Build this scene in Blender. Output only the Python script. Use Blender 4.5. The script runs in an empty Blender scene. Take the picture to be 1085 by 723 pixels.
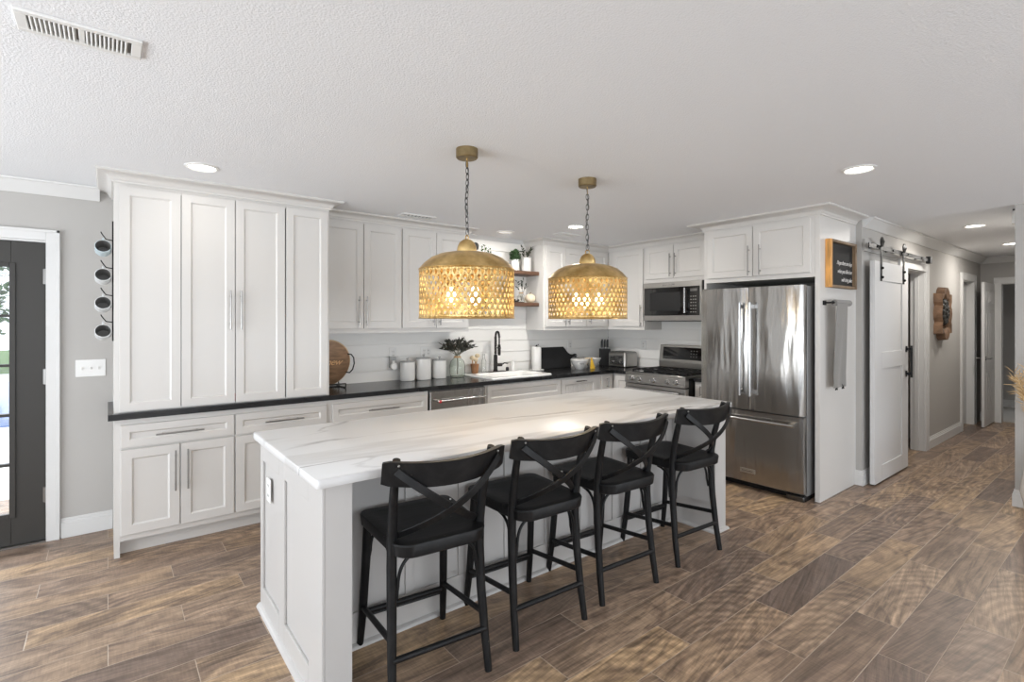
import bpy, bmesh, math, random
from mathutils import Vector, Matrix, noise as mnoise
PI = math.pi
S = bpy.context.scene
COL = S.collection
random.seed(7)

# ------------------------------------------------------------------ camera
CAM_H = 1.5
FWD = Vector((0.61926, 0.78519, 0))
cam = bpy.data.cameras.new('camera'); camo = bpy.data.objects.new('camera', cam); COL.objects.link(camo)
cam.sensor_fit = 'HORIZONTAL'; cam.sensor_width = 36.0
cam.lens = 543.0 * 36.0 / 1085.0
cam.shift_y = -(361.5 - 340.0) / 1085.0
cam.clip_start = 0.05; cam.clip_end = 200
camo.location = (0, 0, CAM_H)
camo.rotation_euler = (PI / 2, 0, math.atan2(FWD.y, FWD.x) - PI / 2)
S.camera = camo

# ------------------------------------------------------------------ colour management
S.view_settings.view_transform = 'Standard'
S.view_settings.look = 'None'
S.view_settings.exposure = 0.34
S.view_settings.gamma = 1.0
S.view_settings.use_curve_mapping = False

# ------------------------------------------------------------------ sky
W = bpy.data.worlds.new('sky'); S.world = W; W.use_nodes = True
nt = W.node_tree; bg = nt.nodes['Background']
bg.inputs['Color'].default_value = (0.84, 0.91, 1.0, 1); bg.inputs['Strength'].default_value = 1.7

# ------------------------------------------------------------------ daylight at the windows, added bedroom fill
def area(name, loc, rot, sx, sy, power, col=(1, 1, 1), spread=PI):
    l = bpy.data.lights.new(name, 'AREA'); l.shape = 'RECTANGLE'; l.size = sx; l.size_y = sy
    l.energy = power; l.color = col; l.spread = spread
    o = bpy.data.objects.new(name, l); COL.objects.link(o); o.location = loc; o.rotation_euler = rot
    return o
DAY = (0.90, 0.952, 1.0)
TILT = math.radians(45)      # added upward tilt: more light on the ceiling, less straight onto the cabinets
area('window_daylight', (-3.42, 2.2, 1.05), (0, -PI / 2 - TILT, 0), 1.9, 3.3, 128, DAY)     # left wall opening
area('window_daylight', (-3.42, -1.6, 1.25), (0, -PI / 2 - TILT, 0), 1.3, 2.1, 60, DAY)
area('window_daylight', (0.6, -3.72, 1.15), (PI / 2 + TILT, 0, 0), 4.2, 1.7, 72, DAY)        # rear wall opening
area('window_daylight', (4.6, -3.72, 1.15), (PI / 2 + TILT, 0, 0), 2.3, 1.7, 70, DAY)
pd_ = Vector((-.2, 3.2, .0)) - Vector((-2.6, 7.2, 2.6)); o_ = area('patio_daylight', (-2.6, 7.2, 2.6), (0, 0, 0), 2.2, 1.8, 300, DAY); o_.rotation_euler = pd_.to_track_quat('-Z', 'Y').to_euler()
area('bedroom_fill_light', (13.0, .9, 2.3), (0, 0, 0), 1.0, 1.0, 14, DAY)  # added fill lamp to brighten the view through the hall door; no window here
CEILING_LAMP = 5.5
PENDANT_LAMP = 1.25

# ------------------------------------------------------------------ materials
def lin(c):
    return tuple(((v / 255.0) / 12.92 if v / 255.0 <= 0.04045 else ((v / 255.0 + 0.055) / 1.055) ** 2.4) for v in c) + (1,)
def mat(name, col, rough=0.5, metal=0.0, bump=0.0, bscale=200.0, var=0.0, vscale=6.0, emit=None, estr=0.0,
        trans=0.0, ior=1.45, alpha=1.0, coat=0.0, stretch=(1, 1, 1), bdist=0.002, sheen=0.0):
    m = bpy.data.materials.new(name); m.use_nodes = True
    n = m.node_tree.nodes; L = m.node_tree.links; b = n['Principled BSDF']
    b.inputs['Base Color'].default_value = lin(col); b.inputs['Roughness'].default_value = rough
    b.inputs['Metallic'].default_value = metal; b.inputs['IOR'].default_value = ior
    b.inputs['Transmission Weight'].default_value = trans; b.inputs['Alpha'].default_value = alpha
    b.inputs['Coat Weight'].default_value = coat; b.inputs['Sheen Weight'].default_value = sheen
    if emit:
        b.inputs['Emission Color'].default_value = lin(emit); b.inputs['Emission Strength'].default_value = estr
    if bump or var:
        tc = n.new('ShaderNodeTexCoord'); mp = n.new('ShaderNodeMapping'); mp.inputs['Scale'].default_value = stretch
        L.new(tc.outputs['Object'], mp.inputs['Vector'])
    if bump:
        nz = n.new('ShaderNodeTexNoise'); nz.inputs['Scale'].default_value = bscale; nz.inputs['Detail'].default_value = 3
        L.new(mp.outputs['Vector'], nz.inputs['Vector'])
        bp = n.new('ShaderNodeBump'); bp.inputs['Strength'].default_value = bump; bp.inputs['Distance'].default_value = bdist
        L.new(nz.outputs['Fac'], bp.inputs['Height']); L.new(bp.outputs['Normal'], b.inputs['Normal'])
    if var:
        n2 = n.new('ShaderNodeTexNoise'); n2.inputs['Scale'].default_value = vscale; n2.inputs['Detail'].default_value = 5
        L.new(mp.outputs['Vector'], n2.inputs['Vector'])
        r = n.new('ShaderNodeValToRGB'); c = lin(col)
        r.color_ramp.elements[0].position = 0.3; r.color_ramp.elements[1].position = 0.7
        r.color_ramp.elements[0].color = tuple(max(0, v * (1 - var)) for v in c[:3]) + (1,)
        r.color_ramp.elements[1].color = tuple(min(1, v * (1 + var)) for v in c[:3]) + (1,)
        L.new(n2.outputs['Fac'], r.inputs['Fac']); L.new(r.outputs['Color'], b.inputs['Base Color'])
    return m

M = {}
M['cab'] = mat('cabinet_paint', (210, 207, 203), 0.38)
M['island'] = mat('pale_grey_island_paint', (190, 187, 184), 0.4)
M['trimw'] = mat('trim_paint', (214, 213, 211), 0.4)
M['wall'] = mat('wall_paint', (178, 175, 171), 0.85, bump=0.25, bscale=160)
M['ceil'] = mat('ceiling_texture', (234, 235, 237), 0.9, bump=0.5, bscale=130, bdist=0.005)
M['ship'] = mat('shiplap_paint', (234, 232, 228), 0.35)
M['kick'] = mat('toe_kick_paint', (190, 191, 191), 0.5)
M['black_top'] = mat('black_counter', (32, 32, 33), 0.22, var=0.35, vscale=9, stretch=(1, 3, 1))
M['steel'] = mat('brushed_steel', (172, 170, 167), 0.2, 1.0, bump=0.5, bscale=1.9, stretch=(2.4, 2.0, 0.34), bdist=0.05)
M['steel_flat'] = mat('satin_steel', (165, 163, 160), 0.3, 1.0)
M['steel_dark'] = mat('dark_steel', (105, 104, 103), 0.35, 1.0)
M['fridge_side'] = mat('grey_side_panel', (150, 149, 148), 0.4, 0.5)
M['nickel'] = mat('brushed_nickel', (150, 148, 145), 0.3, 1.0)
M['chrome'] = mat('chrome', (180, 180, 180), 0.24, 1.0)
M['black_metal'] = mat('black_metal', (22, 22, 23), 0.45, 0.3)
M['black_glass'] = mat('black_glass', (10, 10, 11), 0.06, coat=0.5)
M['black_plastic'] = mat('black_plastic', (24, 24, 25), 0.4)
M['iron'] = mat('cast_iron', (20, 20, 21), 0.6)
M['white_plastic'] = mat('white_plastic', (226, 225, 222), 0.3)
M['ceramic'] = mat('white_ceramic', (224, 222, 218), 0.18, coat=0.3)
M['sink'] = mat('white_sink_enamel', (240, 239, 236), 0.12, coat=0.4)
M['bronze'] = mat('dark_bronze', (38, 34, 32), 0.35, 0.7)
M['bulb'] = mat('lit_bulb', (255, 236, 200), 0.3, emit=(255, 226, 180), estr=9)
M['led'] = mat('lit_diffuser', (255, 255, 250), 0.3, emit=(255, 250, 240), estr=9)
M['led_dim'] = mat('frosted_diffuser', (235, 233, 228), 0.4, emit=(255, 250, 240), estr=0.35)
M['glass'] = mat('clear_glass', (252, 253, 252), 0.02, trans=1.0, ior=1.3)
M['pane'] = mat('window_pane', (250, 252, 252), 0.02, alpha=0.08)
M['green_glass'] = mat('green_tinted_glass', (243, 247, 243), 0.03, trans=1.0, ior=1.22)
M['darkwood'] = mat('walnut_shelf', (92, 66, 50), 0.5, var=0.45, vscale=5, stretch=(1, 8, 8))
M['traywood'] = mat('tray_wood', (142, 112, 86), 0.5, var=0.35, vscale=3, stretch=(3, 1, 12))
M['traywood_light'] = mat('pale_tray_edge', (205, 178, 142), 0.5, var=0.15, vscale=8)
M['letter_gold'] = mat('pale_lettering', (222, 178, 130), 0.4)
M['signwood'] = mat('orange_pine', (206, 150, 82), 0.55, var=0.3, vscale=5, stretch=(12, 12, 1.5))
M['signwood_dark'] = mat('weathered_pine', (128, 106, 82), 0.6, var=0.3, vscale=5, stretch=(2, 12, 2))
M['chalk'] = mat('chalkboard', (38, 37, 36), 0.75, var=0.15, vscale=6)
M['letter'] = mat('white_lettering', (235, 232, 228), 0.6)
M['towel'] = mat('grey_towel', (126, 124, 121), 0.95, bump=0.5, bscale=500, sheen=0.3)
M['leaf_dark'] = mat('dark_leaf', (52, 58, 44), 0.55, var=0.4, vscale=30)
M['leaf_olive'] = mat('olive_leaf', (66, 66, 58), 0.55, var=0.4, vscale=30)
M['leaf_green'] = mat('boxwood_leaf', (58, 84, 50), 0.6, var=0.5, vscale=40)
M['stem'] = mat('grey_stem', (128, 124, 108), 0.7)
M['woodpot'] = mat('wooden_crock', (142, 100, 66), 0.55, var=0.35, vscale=4, stretch=(14, 14, 1))
M['brush'] = mat('natural_bristle', (214, 196, 164), 0.9, bump=0.6, bscale=300)
M['beech'] = mat('beech_wood', (188, 150, 110), 0.5, var=0.15, vscale=6)
M['yellow'] = mat('yellow_ribbon', (236, 190, 62), 0.6)
M['slate'] = mat('black_board', (30, 30, 31), 0.6, var=0.2, vscale=6)
M['pumpkin'] = mat('cream_pumpkin', (226, 210, 184), 0.6, var=0.08, vscale=6)
M['twine'] = mat('natural_twine', (196, 160, 118), 0.8)
M['carved'] = mat('carved_old_wood', (122, 94, 72), 0.65, var=0.45, vscale=9, bump=0.8, bscale=40, bdist=0.01)
M['carved_dark'] = mat('blackened_carving', (44, 42, 38), 0.5, var=0.5, vscale=22, bump=1.0, bscale=45, bdist=0.015)
M['brass'] = mat('brass', (168, 140, 88), 0.35, 1.0)
M['doordark'] = mat('charcoal_door_paint', (56, 54, 51), 0.45)
M['doorwhite'] = mat('white_door_paint', (212, 211, 210), 0.42)
M['mugdark'] = mat('charcoal_glaze', (112, 111, 109), 0.35)
M['mugwhite'] = mat('speckled_glaze', (206, 208, 208), 0.35, var=0.12, vscale=40)
M['mugblue'] = mat('pale_blue_glaze', (184, 198, 202), 0.35, var=0.1, vscale=40)
M['pampas'] = mat('dried_grass', (216, 186, 140), 0.9)
M['carpet'] = mat('beige_carpet', (190, 186, 180), 0.95, bump=0.8, bscale=300)
M['red'] = mat('red_enamel', (190, 30, 40), 0.4)
M['badge'] = mat('badge_plate', (196, 194, 190), 0.35, 1.0)
M['clearplastic'] = mat('clear_plastic', (214, 214, 212), 0.15, trans=0.6, ior=1.3)
M['grout'] = mat('vent_dark', (120, 118, 116), 0.7)
M['hallfixture'] = mat('sensor_plastic', (226, 224, 220), 0.5)
M['concrete'] = mat('pool_concrete', (228, 226, 220), 0.8, var=0.05)
M['water'] = mat('pool_water', (30, 96, 176), 0.1, var=0.25, vscale=2)
M['lawn'] = mat('lawn', (96, 128, 66), 0.9, var=0.3, vscale=2)
M['treeleaf'] = mat('garden_foliage', (74, 112, 62), 0.8, var=0.5, vscale=5)
M['trunk'] = mat('bark', (110, 86, 66), 0.9)
M['mat_teal'] = mat('grey_green_mat', (104, 138, 134), 0.9, var=0.15, vscale=10)

def gold_material():
    m = mat('aged_brass_leaf', (214, 172, 96), 0.28, 1.0)
    n = m.node_tree.nodes; L = m.node_tree.links; b = n['Principled BSDF']
    tc = n.new('ShaderNodeTexCoord'); nz = n.new('ShaderNodeTexNoise'); nz.inputs['Scale'].default_value = 14; nz.inputs['Detail'].default_value = 6
    L.new(tc.outputs['Object'], nz.inputs['Vector'])
    r = n.new('ShaderNodeValToRGB'); r.color_ramp.elements[0].position = .35; r.color_ramp.elements[1].position = .68
    r.color_ramp.elements[0].color = lin((188, 152, 92)); r.color_ramp.elements[1].color = lin((236, 206, 146))
    L.new(nz.outputs['Fac'], r.inputs['Fac']); L.new(r.outputs['Color'], b.inputs['Base Color'])
    r2 = n.new('ShaderNodeMapRange'); r2.inputs['To Min'].default_value = .22; r2.inputs['To Max'].default_value = .48
    L.new(nz.outputs['Fac'], r2.inputs['Value']); L.new(r2.outputs['Result'], b.inputs['Roughness'])
    return m
M['gold'] = gold_material()
M['old_brass'] = mat('darkened_brass', (150, 132, 98), 0.4, 1.0, var=.2, vscale=20)

def stool_material():
    m = mat('black_stained_wood', (13, 13, 14), 0.48)
    n = m.node_tree.nodes; L = m.node_tree.links; b = n['Principled BSDF']; b.inputs['Specular IOR Level'].default_value = .38
    tc = n.new('ShaderNodeTexCoord'); mp = n.new('ShaderNodeMapping'); mp.inputs['Scale'].default_value = (2, 14, 2)
    nz = n.new('ShaderNodeTexNoise'); nz.inputs['Scale'].default_value = 5; nz.inputs['Detail'].default_value = 8; nz.inputs['Roughness'].default_value = .65
    L.new(tc.outputs['Object'], mp.inputs['Vector']); L.new(mp.outputs['Vector'], nz.inputs['Vector'])
    r = n.new('ShaderNodeValToRGB')
    r.color_ramp.elements[0].position = .42; r.color_ramp.elements[0].color = lin((9, 9, 11))
    r.color_ramp.elements[1].position = .72; r.color_ramp.elements[1].color = lin((30, 30, 30))
    L.new(nz.outputs['Fac'], r.inputs['Fac'])
    # small worn flecks
    n2 = n.new('ShaderNodeTexNoise'); n2.inputs['Scale'].default_value = 55; n2.inputs['Detail'].default_value = 2
    L.new(tc.outputs['Object'], n2.inputs['Vector'])
    r2 = n.new('ShaderNodeValToRGB'); r2.color_ramp.elements[0].position = .765; r2.color_ramp.elements[1].position = .785
    mx = n.new('ShaderNodeMix'); mx.data_type = 'RGBA'
    L.new(n2.outputs['Fac'], r2.inputs['Fac']); L.new(r2.outputs['Color'], mx.inputs['Factor'])
    L.new(r.outputs['Color'], mx.inputs['A']); mx.inputs['B'].default_value = lin((92, 86, 78))
    L.new(mx.outputs['Result'], b.inputs['Base Color'])
    bp = n.new('ShaderNodeBump'); bp.inputs['Strength'].default_value = .35; bp.inputs['Distance'].default_value = .002
    L.new(nz.outputs['Fac'], bp.inputs['Height']); L.new(bp.outputs['Normal'], b.inputs['Normal'])
    return m
M['stool'] = stool_material()

def marble_material():
    m = mat('white_veined_stone', (236, 234, 230), 0.36)
    n = m.node_tree.nodes; L = m.node_tree.links; b = n['Principled BSDF']
    tc = n.new('ShaderNodeTexCoord')
    def vein(rot, sc, scale, width, dist, seed):
        mp = n.new('ShaderNodeMapping'); mp.inputs['Rotation'].default_value = (0, 0, rot); mp.inputs['Scale'].default_value = sc
        mp.inputs['Location'].default_value = (seed, seed * .7, 0)
        L.new(tc.outputs['Object'], mp.inputs['Vector'])
        nz = n.new('ShaderNodeTexNoise'); nz.inputs['Scale'].default_value = scale; nz.inputs['Detail'].default_value = 6
        nz.inputs['Roughness'].default_value = .5; nz.inputs['Distortion'].default_value = dist
        L.new(mp.outputs['Vector'], nz.inputs['Vector'])
        a = n.new('ShaderNodeMath'); a.operation = 'SUBTRACT'; a.inputs[1].default_value = .5; L.new(nz.outputs['Fac'], a.inputs[0])
        c = n.new('ShaderNodeMath'); c.operation = 'ABSOLUTE'; L.new(a.outputs[0], c.inputs[0])
        mr = n.new('ShaderNodeMapRange'); mr.interpolation_type = 'SMOOTHSTEP'
        mr.inputs['From Min'].default_value = 0; mr.inputs['From Max'].default_value = width
        mr.inputs['To Min'].default_value = 1; mr.inputs['To Max'].default_value = 0
        L.new(c.outputs[0], mr.inputs['Value']); return mr.outputs['Result']
    v1 = vein(-.24, (.40, 1.7, 1), .75, .010, .35, 3.1)
    v2 = vein(-.34, (.40, 1.8, 1), 1.0, .045, .4, 8.3)
    fade = n.new('ShaderNodeTexNoise'); fade.inputs['Scale'].default_value = 2.2; L.new(tc.outputs['Object'], fade.inputs['Vector'])
    fr = n.new('ShaderNodeMapRange'); fr.inputs['From Min'].default_value = .38; fr.inputs['From Max'].default_value = .62
    L.new(fade.outputs['Fac'], fr.inputs['Value'])
    m1 = n.new('ShaderNodeMath'); m1.operation = 'MULTIPLY'; L.new(v1, m1.inputs[0]); L.new(fr.outputs['Result'], m1.inputs[1])
    mx = n.new('ShaderNodeMix'); mx.data_type = 'RGBA'; mx.inputs['A'].default_value = lin((211, 210, 209)); mx.inputs['B'].default_value = lin((194, 192, 190))
    L.new(v2, mx.inputs['Factor'])
    m2 = n.new('ShaderNodeMath'); m2.operation = 'MULTIPLY'; m2.inputs[1].default_value = .85; L.new(m1.outputs[0], m2.inputs[0])
    mx2 = n.new('ShaderNodeMix'); mx2.data_type = 'RGBA'; mx2.inputs['B'].default_value = lin((132, 128, 124))
    L.new(m2.outputs[0], mx2.inputs['Factor']); L.new(mx.outputs['Result'], mx2.inputs['A'])
    L.new(mx2.outputs['Result'], b.inputs['Base Color'])
    return m
M['marble'] = marble_material()

def floor_material():
    m = mat('wood_look_tile', (150, 125, 105), 0.42)
    n = m.node_tree.nodes; L = m.node_tree.links; b = n['Principled BSDF']
    PW, PL = 0.1855, 0.909
    def math_(op, a, bb=None):
        q = n.new('ShaderNodeMath'); q.operation = op
        for i, v in enumerate((a, bb)):
            if v is None: continue
            if isinstance(v, (int, float)): q.inputs[i].default_value = v
            else: L.new(v, q.inputs[i])
        return q.outputs[0]
    tc = n.new('ShaderNodeTexCoord'); sp = n.new('ShaderNodeSeparateXYZ'); L.new(tc.outputs['Object'], sp.inputs[0])
    X, Y = sp.outputs[0], sp.outputs[1]
    yr = math_('DIVIDE', math_('SUBTRACT', Y, 3.205), PW)
    k = math_('FLOOR', yr); fy = math_('FRACT', yr)
    xr = math_('DIVIDE', math_('SUBTRACT', math_('ADD', X, .303), math_('MULTIPLY', k, .303)), PL)
    j = math_('FLOOR', xr); fx = math_('FRACT', xr)
    idv = n.new('ShaderNodeCombineXYZ'); L.new(k, idv.inputs[0]); L.new(j, idv.inputs[1])
    wn = n.new('ShaderNodeTexWhiteNoise'); wn.noise_dimensions = '2D'; L.new(idv.outputs[0], wn.inputs['Vector'])
    rs = n.new('ShaderNodeSeparateColor'); L.new(wn.outputs['Color'], rs.inputs[0])
    r1, r2, r3 = rs.outputs[0], rs.outputs[1], rs.outputs[2]
    # base tone of each tile
    ramp = n.new('ShaderNodeValToRGB'); e = ramp.color_ramp; e.interpolation = 'LINEAR'
    cols = [(0, (114, 98, 88)), (.2, (150, 128, 110)), (.4, (170, 145, 121)), (.55, (124, 106, 94)), (.78, (190, 160, 125)), (1, (158, 134, 113))]
    e.elements[0].position = 0; e.elements[0].color = lin(cols[0][1]); e.elements[1].position = 1; e.elements[1].color = lin(cols[-1][1])
    for p, c in cols[1:-1]:
        q = e.elements.new(p); q.color = lin(c)
    L.new(r1, ramp.inputs['Fac'])
    # local tile coordinates with a random shift and a random skew of the grain
    ang = math_('MULTIPLY', math_('SUBTRACT', r3, .5), .5)
    lx = math_('MULTIPLY', math_('SUBTRACT', fx, .5), PL); ly = math_('MULTIPLY', math_('SUBTRACT', fy, .5), PW)
    ca = math_('COSINE', ang); sa = math_('SINE', ang)
    gx = math_('ADD', math_('MULTIPLY', lx, ca), math_('MULTIPLY', ly, sa))
    gy = math_('SUBTRACT', math_('MULTIPLY', ly, ca), math_('MULTIPLY', lx, sa))
    cv = n.new('ShaderNodeCombineXYZ')
    L.new(math_('ADD', math_('MULTIPLY', gx, 1.0), math_('MULTIPLY', r2, 37)), cv.inputs[0])
    L.new(math_('ADD', math_('MULTIPLY', gy, 17.0), math_('MULTIPLY', r1, 53)), cv.inputs[1])
    nz = n.new('ShaderNodeTexNoise'); nz.inputs['Scale'].default_value = 2.2; nz.inputs['Detail'].default_value = 9
    nz.inputs['Roughness'].default_value = .70; nz.inputs['Distortion'].default_value = 1.2
    L.new(cv.outputs[0], nz.inputs['Vector'])
    # annual-ring arcs
    cv2 = n.new('ShaderNodeCombineXYZ')
    L.new(math_('ADD', lx, math_('SUBTRACT', math_('MULTIPLY', r2, .9), .45)), cv2.inputs[0])
    L.new(math_('ADD', math_('MULTIPLY', ly, 1.9), math_('ADD', .12, math_('MULTIPLY', r3, .22))), cv2.inputs[1])
    wv = n.new('ShaderNodeTexWave'); wv.wave_type = 'RINGS'; wv.rings_direction = 'SPHERICAL'
    wv.inputs['Scale'].default_value = 4.0; wv.inputs['Distortion'].default_value = 5; wv.inputs['Detail'].default_value = 2; wv.inputs['Detail Roughness'].default_value = .5
    wv.inputs['Detail Scale'].default_value = .9
    L.new(cv2.outputs[0], wv.inputs['Vector'])
    # fine saw marks across the tile
    cv3 = n.new('ShaderNodeCombineXYZ'); L.new(math_('MULTIPLY', lx, 120), cv3.inputs[0]); L.new(math_('MULTIPLY', ly, 14), cv3.inputs[1])
    L.new(math_('MULTIPLY', r1, 40), cv3.inputs[2])
    saw = n.new('ShaderNodeTexNoise'); saw.inputs['Scale'].default_value = 1; saw.inputs['Detail'].default_value = 3
    L.new(cv3.outputs[0], saw.inputs['Vector'])
    grain = n.new('ShaderNodeMapRange'); grain.inputs['From Min'].default_value = .3; grain.inputs['From Max'].default_value = .7
    grain.inputs['To Min'].default_value = .42; grain.inputs['To Max'].default_value = 1.50; L.new(nz.outputs['Fac'], grain.inputs['Value'])
    rings = n.new('ShaderNodeMapRange'); rings.inputs['To Min'].default_value = .80; rings.inputs['To Max'].default_value = 1.12
    L.new(wv.outputs['Fac'], rings.inputs['Value'])
    pick = n.new('ShaderNodeMapRange'); pick.inputs['From Min'].default_value = .45; pick.inputs['From Max'].default_value = .75; L.new(r2, pick.inputs['Value'])
    rmix = n.new('ShaderNodeMix'); rmix.data_type = 'FLOAT'; L.new(pick.outputs[0], rmix.inputs['Factor']); rmix.inputs['A'].default_value = .97; L.new(rings.outputs[0], rmix.inputs['B'])
    saws = n.new('ShaderNodeMapRange'); saws.inputs['From Min'].default_value = .3; saws.inputs['From Max'].default_value = .7
    saws.inputs['To Min'].default_value = .88; saws.inputs['To Max'].default_value = 1.12
    L.new(saw.outputs['Fac'], saws.inputs['Value'])
    g = math_('MULTIPLY', math_('MULTIPLY', grain.outputs[0], rmix.outputs[0]), saws.outputs[0])
    # broad grey / tan mottling inside each tile
    cv4 = n.new('ShaderNodeCombineXYZ'); L.new(math_('ADD', math_('MULTIPLY', gx, 2.2), math_('MULTIPLY', r1, 31)), cv4.inputs[0]); L.new(math_('ADD', math_('MULTIPLY', gy, 5), math_('MULTIPLY', r2, 17)), cv4.inputs[1])
    mo = n.new('ShaderNodeTexNoise'); mo.inputs['Scale'].default_value = 1.3; mo.inputs['Detail'].default_value = 4; mo.inputs['Distortion'].default_value = 2.0; L.new(cv4.outputs[0], mo.inputs['Vector'])
    mr2 = n.new('ShaderNodeMapRange'); mr2.inputs['From Min'].default_value = .42; mr2.inputs['From Max'].default_value = .66; mr2.inputs['To Max'].default_value = .75; L.new(mo.outputs['Fac'], mr2.inputs['Value'])
    mm = n.new('ShaderNodeMix'); mm.data_type = 'RGBA'; L.new(mr2.outputs[0], mm.inputs['Factor']); L.new(ramp.outputs['Color'], mm.inputs['A']); mm.inputs['B'].default_value = lin((108, 90, 78))
    mul = n.new('ShaderNodeVectorMath'); mul.operation = 'SCALE'; L.new(mm.outputs['Result'], mul.inputs[0]); L.new(g, mul.inputs['Scale'])
    # grout
    dy = math_('MULTIPLY', math_('MINIMUM', fy, math_('SUBTRACT', 1, fy)), PW)
    dx = math_('MULTIPLY', math_('MINIMUM', fx, math_('SUBTRACT', 1, fx)), PL)
    d = math_('MINIMUM', dy, dx)
    gm = math_('LESS_THAN', d, .0016)
    mx = n.new('ShaderNodeMix'); mx.data_type = 'RGBA'; mx.inputs['B'].default_value = lin((176, 158, 140))
    L.new(gm, mx.inputs['Factor']); L.new(mul.outputs[0], mx.inputs['A'])
    L.new(mx.outputs['Result'], b.inputs['Base Color'])
    hr = n.new('ShaderNodeMapRange'); hr.inputs['From Max'].default_value = .003; L.new(d, hr.inputs['Value'])
    hh = math_('ADD', hr.outputs[0], math_('MULTIPLY', nz.outputs['Fac'], .35))
    bp = n.new('ShaderNodeBump'); bp.inputs['Strength'].default_value = .5; bp.inputs['Distance'].default_value = .0015
    L.new(hh, bp.inputs['Height']); L.new(bp.outputs['Normal'], b.inputs['Normal'])
    rr = n.new('ShaderNodeMapRange'); rr.inputs['To Min'].default_value = .28; rr.inputs['To Max'].default_value = .5
    L.new(nz.outputs['Fac'], rr.inputs['Value']); L.new(rr.outputs[0], b.inputs['Roughness'])
    return m
M['floor'] = floor_material()

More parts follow.
